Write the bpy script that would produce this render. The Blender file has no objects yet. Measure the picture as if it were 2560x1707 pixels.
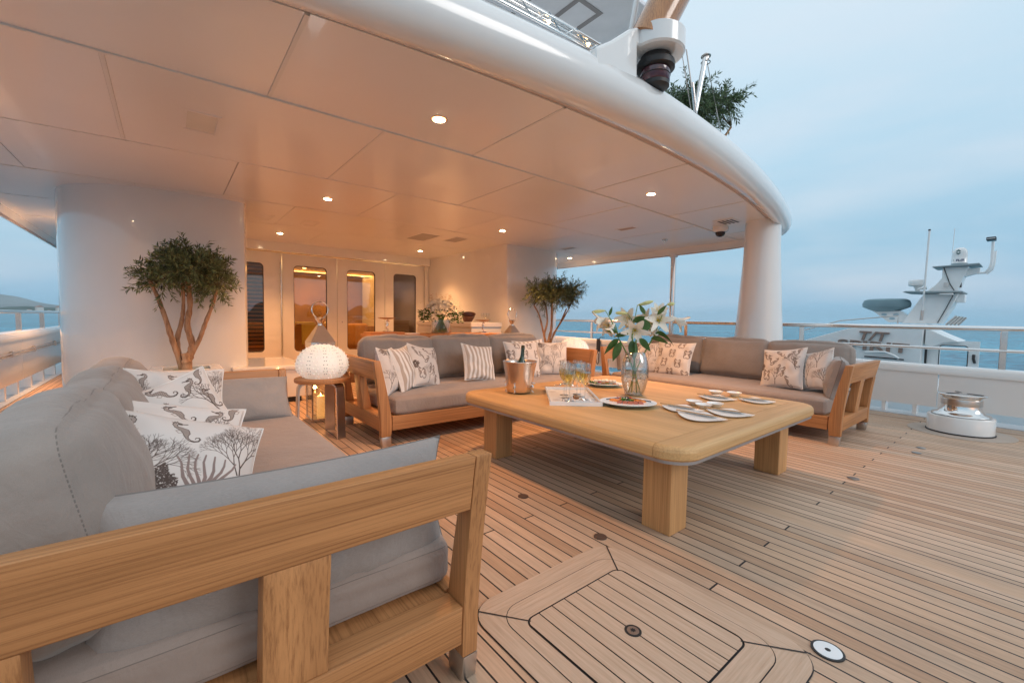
import bpy, bmesh, math, random
import numpy as np
from mathutils import Vector, Matrix, noise

R = math.radians
S = bpy.context.scene
C = S.collection

# ------------------------------------------------------------------ camera
def _cam():
    f = 1064.0
    dx = Vector((1320.0, -36.5, f)).normalized()
    dy = Vector((-860.0, -70.5, f)); dy -= dx * dx.dot(dy); dy.normalize()
    dz = dx.cross(dy)
    if dz.y > 0: dz = -dz
    M = Matrix((dx, dy, dz))
    r, u, b = M @ Vector((1, 0, 0)), M @ Vector((0, -1, 0)), -(M @ Vector((0, 0, 1)))
    cd = bpy.data.cameras.new('camera'); cam = bpy.data.objects.new('camera', cd); C.objects.link(cam)
    m = Matrix.Identity(4)
    for i in range(3):
        m[i][0], m[i][1], m[i][2] = r[i], u[i], b[i]
    m[0][3], m[1][3], m[2][3] = 0, 0, 1.15
    cam.matrix_world = m
    cd.sensor_width = 36; cd.lens = f / 2560 * 36
    cd.clip_start = 0.02; cd.clip_end = 60000
    S.camera = cam
_cam()

# ------------------------------------------------------------------ sky
W = bpy.data.worlds.new('World'); S.world = W; W.use_nodes = True
nt = W.node_tree; nt.nodes.clear()
def wn(t, **k):
    n = nt.nodes.new(t)
    for a, b in k.items(): setattr(n, a, b)
    return n
def ramp(n, pts):
    e = n.color_ramp.elements
    while len(e) > 1: e.remove(e[-1])
    e[0].position = pts[0][0]; e[0].color = (*pts[0][1], 1)
    for p, c in pts[1:]:
        x = e.new(p); x.color = (*c, 1)
wo = wn('ShaderNodeOutputWorld'); bg = wn('ShaderNodeBackground'); bg.inputs[1].default_value = 0.585
sky = wn('ShaderNodeTexSky', sky_type='NISHITA', sun_disc=False, sun_elevation=R(4), sun_rotation=R(200), altitude=0, air_density=1.5, dust_density=2)
tc = wn('ShaderNodeTexCoord'); sp = wn('ShaderNodeSeparateXYZ'); nt.links.new(tc.outputs['Generated'], sp.inputs[0])
cr = wn('ShaderNodeValToRGB'); nt.links.new(sp.outputs[2], cr.inputs[0])
ramp(cr, [(0.0, (.32, .58, .79)), (.07, (.28, .53, .755)), (.16, (.32, .55, .755)), (.30, (.45, .66, .83)), (.5, (.62, .77, .89)), (.8, (.74, .85, .93)), (1, (.80, .89, .96))])
mp = wn('ShaderNodeMapping'); nt.links.new(tc.outputs['Generated'], mp.inputs[0]); mp.inputs['Scale'].default_value = (1.6, 1.6, 7)
ns = wn('ShaderNodeTexNoise'); nt.links.new(mp.outputs[0], ns.inputs[0]); ns.inputs['Scale'].default_value = 1.5; ns.inputs['Detail'].default_value = 4
cr2 = wn('ShaderNodeValToRGB'); nt.links.new(ns.outputs[0], cr2.inputs[0]); ramp(cr2, [(.42, (0, 0, 0)), (.72, (1, 1, 1))])
mx = wn('ShaderNodeMix', data_type='RGBA'); mf = wn('ShaderNodeMath', operation='MULTIPLY'); mf.inputs[1].default_value = .5
nt.links.new(cr2.outputs[0], mf.inputs[0]); nt.links.new(mf.outputs[0], mx.inputs[0])
nt.links.new(cr.outputs[0], mx.inputs[6]); mx.inputs[7].default_value = (.70, .76, .86, 1)
mx2 = wn('ShaderNodeMix', data_type='RGBA'); mx2.inputs[0].default_value = .04
nt.links.new(mx.outputs[2], mx2.inputs[6]); nt.links.new(sky.outputs[0], mx2.inputs[7])
nt.links.new(mx2.outputs[2], bg.inputs[0]); nt.links.new(bg.outputs[0], wo.inputs[0])

# ------------------------------------------------------------------ sun (low, veiled by the cloud)
sl = bpy.data.lights.new('sun', 'SUN'); sl.energy = 0.5; sl.angle = R(25); sl.color = (1, .93, .88)
so = bpy.data.objects.new('sun', sl); C.objects.link(so); so.rotation_euler = (R(62), 0, R(20))

# ------------------------------------------------------------------ exposure
S.view_settings.view_transform = 'Standard'; S.view_settings.look = 'None'
S.view_settings.gamma = 1; S.view_settings.exposure = 0.84
S.cycles.use_denoising = True
S.cycles.max_bounces = 10; S.cycles.transparent_max_bounces = 24; S.cycles.transmission_bounces = 10
S.cycles.glossy_bounces = 5; S.cycles.diffuse_bounces = 4
S.cycles.sample_clamp_indirect = 4; S.cycles.caustics_refractive = False; S.cycles.caustics_reflective = False

# ------------------------------------------------------------------ materials
MATS = {}
class MB_:
    def __init__(s, name):
        s.m = bpy.data.materials.new(name); s.m.use_nodes = True; s.t = s.m.node_tree
        s.b = s.t.nodes['Principled BSDF']; s.o = s.t.nodes['Material Output']
    def n(s, t, **k):
        x = s.t.nodes.new(t)
        for a, b in k.items(): setattr(x, a, b)
        return x
    def l(s, a, b): s.t.links.new(a, b)
    def coords(s, scale=(1, 1, 1), kind='Object'):
        tc = s.n('ShaderNodeTexCoord'); mp = s.n('ShaderNodeMapping'); s.l(tc.outputs[kind], mp.inputs[0])
        mp.inputs['Scale'].default_value = scale; return mp.outputs[0]
    def noise(s, co, sc, det=3, rough=.5):
        x = s.n('ShaderNodeTexNoise'); s.l(co, x.inputs[0]); x.inputs['Scale'].default_value = sc
        x.inputs['Detail'].default_value = det; x.inputs['Roughness'].default_value = rough; return x.outputs[0]
    def ramp(s, inp, pts):
        x = s.n('ShaderNodeValToRGB'); s.l(inp, x.inputs[0]); ramp(x, pts); return x.outputs[0]
    def bump(s, h, strength, dist=.01):
        x = s.n('ShaderNodeBump'); x.inputs['Strength'].default_value = strength; x.inputs['Distance'].default_value = dist
        s.l(h, x.inputs['Height']); s.l(x.outputs[0], s.b.inputs['Normal'])
    def mix(s, f, a, b, t='MIX'):
        x = s.n('ShaderNodeMix', data_type='RGBA', blend_type=t)
        for v, i in ((f, 0), (a, 6), (b, 7)):
            if hasattr(v, 'links') or hasattr(v, 'is_output'): s.l(v, x.inputs[i])
            else: x.inputs[i].default_value = v if i == 0 else (*v, 1)
        return x.outputs[2]
    def math(s, op, a, b=None):
        x = s.n('ShaderNodeMath', operation=op)
        for i, v in enumerate((a, b)):
            if v is None: continue
            if hasattr(v, 'is_output'): s.l(v, x.inputs[i])
            else: x.inputs[i].default_value = v
        return x.outputs[0]
    def set(s, **k):
        for a, b in k.items():
            a = a.replace('_', ' ')
            s.b.inputs[a].default_value = (*b, 1) if isinstance(b, tuple) and len(b) == 3 else b

def plain(name, col, rough=.5, metal=0, coat=0, var=.06, bump=0, bs=200, scale=3, **k):
    m = MB_(name); m.set(Roughness=rough, Metallic=metal)
    if coat: m.b.inputs['Coat Weight'].default_value = coat; m.b.inputs['Coat Roughness'].default_value = .04
    co = m.coords()
    n = m.noise(co, scale, 4)
    a = tuple(max(0, c * (1 - var)) for c in col); b = tuple(min(1, c * (1 + var)) for c in col)
    m.l(m.ramp(n, [(.3, a), (.7, b)]), m.b.inputs['Base Color'])
    if bump: m.bump(m.noise(co, bs, 2), bump, .002)
    for kk, v in k.items(): m.b.inputs[kk.replace('_', ' ')].default_value = v
    return m.m

def wood(name, dark, light, axis='x', rough=.5, gs=1.0, coat=0):
    m = MB_(name); m.set(Roughness=rough)
    if coat: m.b.inputs['Coat Weight'].default_value = coat
    sc = {'x': (1.6, 150, 150), 'y': (150, 1.6, 150), 'z': (150, 150, 1.6)}[axis]
    sc = tuple(v * gs for v in sc)
    co = m.coords(sc)
    n1 = m.noise(co, 1.0, 6, .62); 
    sc2 = {'x': (.8, 9, 9), 'y': (9, .8, 9), 'z': (9, 9, .8)}[axis]
    n2 = m.noise(m.coords(sc2), 1.0, 3)
    c1 = m.ramp(n1, [(.28, dark), (.52, light), (.75, tuple(min(1, v * 1.12) for v in light))])
    c2 = m.ramp(n2, [(.3, (.80, .77, .74)), (.7, (1.08, 1.08, 1.08))])
    m.l(m.mix(1.0, c1, c2, 'MULTIPLY'), m.b.inputs['Base Color'])
    m.bump(n1, .25, .002)
    return m.m

def fabric(name, col, ws=900, b=.5, seam_ax=None, seam_at=.05):
    m = MB_(name); m.set(Roughness=.9); m.b.inputs['Sheen Weight'].default_value = .25
    co = m.coords()
    n = m.noise(m.coords((1, 1, 1)), 5, 4); n2 = m.noise(m.coords((60, 900, 900)), 1, 2)
    c = m.ramp(n, [(.3, tuple(v * .92 for v in col)), (.7, tuple(v * 1.05 for v in col))])
    c3 = m.ramp(n2, [(.3, (.9, .9, .9)), (.7, (1.05, 1.05, 1.05))])
    cc = m.mix(1.0, c, c3, 'MULTIPLY')
    wr = m.noise(m.coords((1.2, 1, 1)), 8, 4, .55)
    rd = m.n('ShaderNodeTexNoise'); m.l(m.coords((1.6, 1.6, 1.0)), rd.inputs[0]); rd.inputs['Scale'].default_value = 5; rd.inputs['Detail'].default_value = 3; rd.inputs['Distortion'].default_value = 1.2
    fold = m.math('ABSOLUTE', m.math('SUBTRACT', rd.outputs[0], .5)); fold = m.math('SUBTRACT', .06, m.math('MINIMUM', fold, .06))
    s = m.math('ADD', m.math('ADD', m.math('MULTIPLY', wr, .8), m.math('MULTIPLY', fold, .9)), m.math('MULTIPLY', m.noise(co, ws, 1), .03))
    if seam_ax is not None:
        tcs = m.n('ShaderNodeTexCoord'); sps = m.n('ShaderNodeSeparateXYZ'); m.l(tcs.outputs['Object'], sps.inputs[0])
        dsm = m.math('ABSOLUTE', m.math('SUBTRACT', m.math('ABSOLUTE', sps.outputs[seam_ax]), seam_at))
        dsh = m.math('LESS_THAN', m.math('FRACT', m.math('MULTIPLY', sps.outputs[2 if seam_ax == 1 else 0], 85.0)), .62); ln = m.math('MULTIPLY', m.math('LESS_THAN', dsm, .0012), dsh); pf_ = m.math('MAXIMUM', m.math('SUBTRACT', 1.0, m.math('DIVIDE', dsm, .012)), 0.0)
        cc = m.mix(m.math('MULTIPLY', ln, .55), cc, tuple(v * .3 for v in col)); s = m.math('ADD', s, m.math('SUBTRACT', m.math('MULTIPLY', pf_, .2), m.math('MULTIPLY', ln, .35)))
    m.l(cc, m.b.inputs['Base Color'])
    m.bump(s, b, .02)
    return m.m

def glass_mat(name, tint=(1, 1, 1), refl=.12, rough=0.0):
    m = MB_(name); m.t.nodes.remove(m.b)
    tr = m.n('ShaderNodeBsdfTransparent'); tr.inputs[0].default_value = (*tint, 1)
    gl = m.n('ShaderNodeBsdfGlossy'); gl.inputs['Roughness'].default_value = rough
    lw = m.n('ShaderNodeLayerWeight'); lw.inputs[0].default_value = .5
    mr = m.n('ShaderNodeMapRange'); m.l(lw.outputs['Facing'], mr.inputs[0]); mr.inputs[3].default_value = refl; mr.inputs[4].default_value = min(1, refl + .55)
    pw = m.math('POWER', mr.outputs[0], 1.0)
    mi = m.n('ShaderNodeMixShader'); m.l(pw, mi.inputs[0]); m.l(tr.outputs[0], mi.inputs[1]); m.l(gl.outputs[0], mi.inputs[2])
    m.l(mi.outputs[0], m.o.inputs[0]); return m.m

def emit(name, col, st, base=(.8, .8, .8)):
    m = MB_(name); m.set(Base_Color=base, Roughness=.5)
    m.b.inputs['Emission Color'].default_value = (*col, 1); m.b.inputs['Emission Strength'].default_value = st
    return m.m

# deck planking: caulked teak, planks along Y, king plank on the centre line
def deck_mat():
    m = MB_('teak deck planking')
    tc = m.n('ShaderNodeTexCoord'); sp = m.n('ShaderNodeSeparateXYZ'); m.l(tc.outputs['Object'], sp.inputs[0])
    x, y = sp.outputs[0], sp.outputs[1]
    xs = m.math('SUBTRACT', x, 2.842)
    ax = m.math('ABSOLUTE', xs)
    w = .0717
    t = m.math('SUBTRACT', ax, .121)                  # beyond king plank and its narrow neighbours
    row = m.math('FLOOR', m.math('DIVIDE', t, w))
    fr = m.math('FRACT', m.math('DIVIDE', t, w))
    d = m.math('MULTIPLY', m.math('MINIMUM', fr, m.math('SUBTRACT', 1.0, fr)), w)
    inner = m.math('LESS_THAN', t, 0.0)
    d2 = m.math('MINIMUM', m.math('ABSOLUTE', m.math('SUBTRACT', ax, .079)), m.math('ABSOLUTE', m.math('SUBTRACT', ax, .121)))
    dd = m.math('ADD', m.math('MULTIPLY', d, m.math('SUBTRACT', 1.0, inner)), m.math('MULTIPLY', d2, inner))
    caulk = m.math('LESS_THAN', dd, .0036)
    # butt joints: every fourth plank shares a joint line
    side = m.math('GREATER_THAN', xs, 0.0)
    r4 = m.math('MODULO', m.math('ADD', m.math('ADD', row, m.math('MULTIPLY', side, 1.0)), 400.0), 4.0)
    yo = m.math('MULTIPLY', r4, .975)
    yy = m.math('ADD', m.math('SUBTRACT', y, .835), yo)
    yf = m.math('DIVIDE', m.math('ADD', yy, 39.0), 3.9)
    seg = m.math('FLOOR', yf)
    fy = m.math('FRACT', yf)
    dj = m.math('MULTIPLY', m.math('MINIMUM', fy, m.math('SUBTRACT', 1.0, fy)), 3.9)
    joint = m.math('MULTIPLY', m.math('LESS_THAN', dj, .0042), m.math('SUBTRACT', 1.0, inner))
    line = m.math('MAXIMUM', caulk, joint)
    # per plank tone
    cb = m.n('ShaderNodeCombineXYZ')
    m.l(m.math('ADD', row, m.math('MULTIPLY', side, 57.0)), cb.inputs[0]); m.l(seg, cb.inputs[1])
    wnn = m.n('ShaderNodeTexWhiteNoise', noise_dimensions='3D'); m.l(cb.outputs[0], wnn.inputs[0])
    tone = m.ramp(wnn.outputs[0], [(0, (.44, .275, .175)), (.25, (.61, .41, .275)), (.5, (.53, .375, .265)), (.75, (.65, .46, .33)), (1, (.51, .32, .20))])
    g = m.noise(m.coords((90, 3, 1)), 1, 5, .65)
    grain = m.ramp(g, [(.3, (.80, .78, .76)), (.7, (1.1, 1.1, 1.1))])
    st = m.ramp(m.noise(m.coords((1.1, .7, 1)), 1, 7, .68), [(.3, (.78, .78, .79)), (.5, (1, 1, 1)), (.72, (1.1, 1.08, 1.07))])
    c = m.mix(1.0, m.mix(1.0, tone, grain, 'MULTIPLY'), st, 'MULTIPLY')
    m.l(m.mix(line, c, (.012, .010, .012)), m.b.inputs['Base Color'])
    m.l(m.math('ADD', .55, m.math('MULTIPLY', g, .12)), m.b.inputs['Roughness'])
    h = m.math('ADD', m.math('MULTIPLY', line, -1.0), m.math('MULTIPLY', g, .25))
    m.bump(h, .35, .002)
    return m.m

def sea_mat():
    m = MB_('sea water'); m.set(Roughness=.22); m.b.inputs['Specular IOR Level'].default_value = .22
    co = m.coords((1, 1, 1))
    n1 = m.noise(m.coords((.22, .5, 1)), 1, 6, .6)
    n2 = m.noise(m.coords((.02, .035, 1)), 1, 3)
    n3 = m.noise(m.coords((.0035, .006, 1)), 1, 3)
    c = m.ramp(n2, [(.3, (.010, .14, .23)), (.7, (.028, .23, .33))])
    c2 = m.ramp(n3, [(.3, (.8, .8, .8)), (.7, (1.2, 1.2, 1.2))])
    c3 = m.ramp(n1, [(.35, (.42, .48, .55)), (.65, (1.7, 1.6, 1.5))])
    m.l(m.mix(1.0, m.mix(1.0, c, c2, 'MULTIPLY'), c3, 'MULTIPLY'), m.b.inputs['Base Color'])
    m.b.inputs['IOR'].default_value = 1.33
    hh = m.math('ADD', n1, m.math('MULTIPLY', n2, 3.0))
    m.bump(hh, 1.0, .9)
    return m.m

def image_from(name, arr):
    h, w = arr.shape[:2]
    im = bpy.data.images.new(name, w, h, alpha=False)
    px = np.ones((h, w, 4), np.float32); px[..., :3] = arr
    im.pixels.foreach_set(px.ravel()); im.update()
    return im

# print drawing ------------------------------------------------------------
class Ink:
    def __init__(s, n=512, bgc=(.84, .815, .80)):
        s.n = n; s.a = np.zeros((n, n, 3), np.float32); s.a[:] = bgc
    def seg(s, p, q, r0, r1, col, al=1.0):
        n = s.n; p = np.array(p) * n; q = np.array(q) * n; r0 *= n; r1 *= n
        r = max(r0, r1) + 1.5
        x0, x1 = int(max(0, min(p[0], q[0]) - r)), int(min(n, max(p[0], q[0]) + r + 1))
        y0, y1 = int(max(0, min(p[1], q[1]) - r)), int(min(n, max(p[1], q[1]) + r + 1))
        if x1 <= x0 or y1 <= y0: return
        X, Y = np.meshgrid(np.arange(x0, x1) + .5, np.arange(y0, y1) + .5)
        d = q - p; L = max(1e-6, d @ d)
        t = np.clip(((X - p[0]) * d[0] + (Y - p[1]) * d[1]) / L, 0, 1)
        dist = np.hypot(X - p[0] - t * d[0], Y - p[1] - t * d[1]) - (r0 + (r1 - r0) * t)
        k = np.clip(.5 - dist, 0, 1)[..., None] * al
        s.a[y0:y1, x0:x1] = s.a[y0:y1, x0:x1] * (1 - k) + np.array(col) * k
    def line(s, pts, rads, col, al=1.0):
        for i in range(len(pts) - 1): s.seg(pts[i], pts[i + 1], rads[i], rads[i + 1], col, al)
INK = (.33, .28, .26); MID = (.64, .59, .56)
def seahorse(k, cx, cy, h, fl=1, rot=0):
    body = [(.10, .86, .05), (.02, .93, .07), (-.06, .86, .06), (-.07, .76, .055), (.0, .66, .08), (.05, .55, .105), (.03, .44, .095), (-.03, .34, .06), (-.05, .24, .04),
            (-.02, .14, .032), (.05, .06, .027), (.15, .03, .022), (.22, .08, .018), (.22, .15, .015), (.16, .18, .012), (.12, .14, .010)]
    ca, sa = math.cos(rot), math.sin(rot)
    def T(x, y): 
        x, y = x * fl * h, (y - .5) * h
        return (cx + x * ca - y * sa, cy + x * sa + y * ca)
    P = [T(x, y) for x, y, r in body]; Rr = [r * h for x, y, r in body]
    k.line(P, Rr, INK); k.line(P[:10], [max(.0, r - .018 * h) for r in Rr[:10]], MID)
    for i in range(3, 9):                       # bony ribs
        x, y, r = body[i]
        for q in (0, .5):
            x2 = x + (body[i + 1][0] - x) * q; y2 = y + (body[i + 1][1] - y) * q
            k.seg(T(x2 - r, y2 + .01), T(x2 + r, y2 - .01), .004 * h, .004 * h, INK)
    k.line([T(.06, .88), T(.17, .83), T(.25, .81)], [.028 * h, .018 * h, .02 * h], INK)
    for a in (-.04, .02, .07): k.seg(T(a, .94), T(a * 1.4, 1.02), .014 * h, .004 * h, INK)
    k.line([T(-.07, .6), T(-.16, .62), T(-.15, .5), T(-.06, .48)], [.02 * h, .012 * h, .012 * h, .01 * h], MID)
    k.seg(T(.03, .9), T(.035, .9), .014 * h, .014 * h, (.8, .78, .76))
def coral(k, x, y, a, L, w, d, rng, col=INK):
    if d == 0 or L < .008: return
    x2, y2 = x + math.cos(a) * L, y + math.sin(a) * L
    k.seg((x, y), (x2, y2), w, w * .75, col)
    for s in ((-1, 1) if d > 1 else (1,)):
        coral(k, x2, y2, a + s * rng.uniform(.12, .48), L * rng.uniform(.7, .92), w * .76, d - 1, rng, col)
def blob(k, cx, cy, rx, ry, rng, col=INK, n=420):
    for i in range(n):
        t = rng.uniform(0, 6.283); r = math.sqrt(rng.random())
        ed = 1 + .12 * math.sin(5 * t) + .08 * math.sin(9 * t + 1)
        x, y = cx + rx * r * ed * math.cos(t), cy + ry * r * ed * math.sin(t)
        k.seg((x, y), (x + rng.uniform(-.01, .01), y + rng.uniform(.004, .014)), .0045, .003, col, .85)
def print_image(kind):
    rng = random.Random({'horse': 3, 'coral': 8, 'reef': 5, 'wide': 11}[kind])
    k = Ink(512)
    if kind == 'horse':
        for r in range(4):
            for c in range(-1, 4):
                cx = (c + .5 * (r % 2)) * .40 + .10; cy = r * .29 + .06
                seahorse(k, cx - .062, cy, .25, 1); seahorse(k, cx + .062, cy, .25, -1)
                k.seg((cx - .02, cy + .02), (cx + .02, cy + .02), .004, .004, INK)
    elif kind == 'coral':
        for x, y, a, L in ((.5, .05, 1.57, .14), (.05, .1, 1.2, .10), (.95, .08, 1.9, .10), (.2, .55, 1.5, .11), (.78, .52, 1.7, .12)):
            coral(k, x, y, a, L, .008, 7, rng)
        blob(k, .55, .84, .12, .10, rng, MID, 260); blob(k, .12, .9, .10, .08, rng, INK, 200)
    elif kind == 'reef':
        coral(k, .10, .10, 1.5, .135, .008, 9, rng); coral(k, .14, .16, 1.3, .12, .006, 9, rng); coral(k, .86, .40, 1.6, .105, .007, 9, rng); coral(k, .84, .44, 1.9, .09, .005, 9, rng)
        blob(k, .36, .24, .12, .20, rng, INK, 1500)
        for i in range(7):
            a = 1.57 + (i - 3) * .16
            pts = [(.62 + math.cos(a) * t * .42 + .015 * math.sin(9 * t + i), .16 + math.sin(a) * t * .42) for t in np.linspace(0, 1, 8)]
            k.line(pts, [.018 * (1 - .8 * t) + .002 for t in np.linspace(0, 1, 8)], (.55, .48, .46))
        seahorse(k, .45, .78, .26, 1, .5); seahorse(k, .13, .80, .24, -1, -.3); blob(k, .62, .12, .07, .08, rng, MID, 300)
        coral(k, .75, .02, 1.3, .08, .006, 6, rng)
    else:
        for (x, y, a, f) in ((.12, .80, .5, 1), (.26, .70, .4, 1), (.52, .42, -.2, -1), (.64, .36, -.1, -1), (.50, .84, .9, 1), (.74, .80, -.6, -1), (.14, .30, .1, 1), (.27, .28, .2, -1), (.88, .60, .3, 1), (.40, .62, -.7, -1), (.72, .12, .2, 1), (.90, .92, -.2, -1)):
            seahorse(k, x, y, .27, f, a)
        coral(k, .42, .05, 1.4, .10, .007, 7, rng); coral(k, .9, .45, 1.9, .09, .007, 7, rng); blob(k, .05, .5, .07, .09, rng, INK, 320)
    return image_from('print ' + kind, k.a)

def print_mat(kind):
    m = MB_('linen printed with sea creatures ' + kind); m.set(Roughness=.88)
    im = m.n('ShaderNodeTexImage'); im.image = print_image(kind); im.interpolation = 'Cubic'
    uv = m.n('ShaderNodeUVMap'); m.l(uv.outputs[0], im.inputs[0]); m.l(im.outputs[0], m.b.inputs['Base Color'])
    m.bump(m.noise(m.coords(), 14, 3), .35, .01)
    return m.m
def stripe_mat():
    m = MB_('striped linen'); m.set(Roughness=.88)
    uv = m.n('ShaderNodeUVMap'); sp = m.n('ShaderNodeSeparateXYZ'); m.l(uv.outputs[0], sp.inputs[0])
    f = m.math('FRACT', m.math('MULTIPLY', sp.outputs[0], 7.5))
    st = m.math('LESS_THAN', m.math('ABSOLUTE', m.math('SUBTRACT', f, .5)), .25)
    fine = m.noise(m.coords((400, 400, 30), 'Object'), 1, 1)
    a = m.mix(st, (.82, .79, .77), (.50, .42, .36))
    m.l(m.mix(.15, a, m.ramp(fine, [(.3, (.5, .5, .5)), (.7, (1, 1, 1))]), 'MULTIPLY'), m.b.inputs['Base Color'])
    m.bump(m.noise(m.coords(), 14, 3), .35, .01)
    return m.m

white = plain('white yacht paint', (.84, .835, .825), .18, coat=.7, var=.015)
ceil_m = plain('white ceiling panel paint', (.87, .845, .825), .33, coat=.28, var=.02, scale=1.2)
strip_m = plain('pale seam strip', (.80, .78, .75), .4, var=.02)
trim_m = plain('trim groove shade', (.52, .44, .41), .5, var=.03)  # groove shade put into the colour: darker and pinker than the white edge
steel = plain('polished stainless steel', (.78, .77, .76), .13, 1, var=.04)
steel_b = plain('brushed steel', (.62, .58, .55), .30, 1, var=.1, scale=8)
copper = plain('champagne bucket metal', (.72, .60, .52), .24, 1, var=.08)
black = plain('black rubber', (.02, .02, .022), .5)
dark = plain('dark plastic', (.03, .022, .025), .25)
tk_x = wood('teak along x', (.29, .120, .042), (.52, .245, .096), 'x')
tk_y = wood('teak along y', (.29, .120, .042), (.52, .245, .096), 'y')
tk_z = wood('teak along z', (.29, .120, .042), (.52, .245, .096), 'z')
tb_x = wood('table oak along x', (.53, .305, .125), (.63, .385, .17), 'x', gs=.8)
tb_y = wood('table oak along y', (.53, .305, .125), (.63, .385, .17), 'y', gs=.8)
tb_z = wood('table leg wood', (.42, .20, .075), (.60, .33, .14), 'z')
varn = wood('varnished mahogany', (.28, .10, .03), (.55, .24, .08), 'z', .15, coat=1)
taupe = fabric('taupe canvas mattress', (.33, .265, .23), seam_ax=2, seam_at=.052); taupe_b = fabric('taupe canvas back cushion', (.315, .270, .242), seam_ax=1, seam_at=.072)
gabr = fabric('grey cushion canvas', (.33, .30, .285))
deck_m = deck_mat(); sea_m = sea_mat()
glassw = glass_mat('clear glass', (.96, .975, .975), .10)
windowg = glass_mat('window glass', (.80, .68, .52), .13)
spot_m = emit('downlight lens', (1, .80, .50), 30)
lampglow = None

# ------------------------------------------------------------------ mesh helpers
class K:
    def __init__(s): s.v = []; s.f = []; s.sm = []; s.uv = {}
    def add(s, v, f, sm=False, M=None):
        o = len(s.v)
        if M is not None: v = [M @ Vector(p) for p in v]
        s.v += [tuple(p) for p in v]; s.f += [tuple(i + o for i in q) for q in f]; s.sm += [sm] * len(f)
        return s
    def box(s, x0, x1, y0, y1, z0, z1, bev=0, seg=2, M=None):
        bm = bmesh.new(); bmesh.ops.create_cube(bm, size=1)
        for v in bm.verts: v.co = ((x0 + x1) / 2 + v.co.x * (x1 - x0), (y0 + y1) / 2 + v.co.y * (y1 - y0), (z0 + z1) / 2 + v.co.z * (z1 - z0))
        if bev: bmesh.ops.bevel(bm, geom=bm.edges[:], offset=bev, segments=seg, profile=.5, affect='EDGES')
        s.bm(bm, False, M); return s
    def bm(s, bm, sm=False, M=None):
        bm.verts.ensure_lookup_table(); bm.verts.index_update()
        s.add([v.co.copy() for v in bm.verts], [[v.index for v in f.verts] for f in bm.faces], sm, M); bm.free()
    def lathe(s, prof, n=32, c=(0, 0, 0), sm=True, M=None, sx=1, sy=1):
        v = []; f = []
        for r, z in prof:
            for i in range(n):
                a = 6.283185 * i / n; v.append((c[0] + r * math.cos(a) * sx, c[1] + r * math.sin(a) * sy, c[2] + z))
        for j in range(len(prof) - 1):
            for i in range(n):
                f.append((j * n + i, j * n + (i + 1) % n, (j + 1) * n + (i + 1) % n, (j + 1) * n + i))
        if prof[0][0] > 1e-6: f.append(tuple(range(n))[::-1])
        if prof[-1][0] > 1e-6: f.append(tuple((len(prof) - 1) * n + i for i in range(n)))
        s.add(v, f, sm, M); return s
    def open_lathe(s, prof, n=32, c=(0, 0, 0), M=None):
        v = []; f = []
        for r, z in prof:
            for i in range(n):
                a = 6.283185 * i / n; v.append((c[0] + r * math.cos(a), c[1] + r * math.sin(a), c[2] + z))
        for j in range(len(prof) - 1):
            for i in range(n):
                f.append((j * n + i, j * n + (i + 1) % n, (j + 1) * n + (i + 1) % n, (j + 1) * n + i))
        s.add(v, f, True, M); return s
    def tube(s, pts, r, n=8, cap=True, M=None):
        pts = [Vector(p) for p in pts]
        rr = r if isinstance(r, (list, tuple)) else [r] * len(pts)
        v = []; f = []; up = None
        for i, p in enumerate(pts):
            d = (pts[min(i + 1, len(pts) - 1)] - pts[max(i - 1, 0)]).normalized()
            if up is None: up = Vector((0, 0, 1)) if abs(d.z) < .9 else Vector((1, 0, 0))
            a = d.cross(up)
            if a.length < 1e-5: a = d.cross(Vector((0, 1, 0)))
            a.normalize(); b = d.cross(a).normalized(); up = -b if False else a.cross(d)
            for k in range(n):
                t = 6.283185 * k / n; v.append(p + (a * math.cos(t) + b * math.sin(t)) * rr[i])
        for i in range(len(pts) - 1):
            for k in range(n):
                f.append((i * n + k, i * n + (k + 1) % n, (i + 1) * n + (k + 1) % n, (i + 1) * n + k))
        if cap: f.append(tuple(range(n))[::-1]); f.append(tuple((len(pts) - 1) * n + k for k in range(n)))
        s.add(v, f, True, M); return s
    def prism(s, poly, a0, a1, axis='x', M=None, bev=0):
        """poly in the two other axes (in order), extruded from a0 to a1"""
        def P(a, p):
            return {'x': (a, p[0], p[1]), 'y': (p[0], a, p[1]), 'z': (p[0], p[1], a)}[axis]
        n = len(poly); v = [P(a0, p) for p in poly] + [P(a1, p) for p in poly]
        f = [tuple(range(n)), tuple(range(n, 2 * n))[::-1]] + [(i, n + i, n + (i + 1) % n, (i + 1) % n) for i in range(n)]
        bm = bmesh.new(); vs = [bm.verts.new(p) for p in v]
        for q in f: bm.faces.new([vs[i] for i in q])
        bmesh.ops.recalc_face_normals(bm, faces=bm.faces[:])
        if bev: bmesh.ops.bevel(bm, geom=bm.edges[:], offset=bev, segments=2, profile=.5, affect='EDGES')
        s.bm(bm, False, M); return s
    def sphere(s, c, r, n=12, sz=(1, 1, 1), M=None):
        prof = [(max(1e-7, r * math.sin(math.pi * i / n)), -r * math.cos(math.pi * i / n) * sz[2]) for i in range(n + 1)]
        s.lathe(prof, n * 2, c, True, M, sz[0], sz[1]); return s

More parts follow.
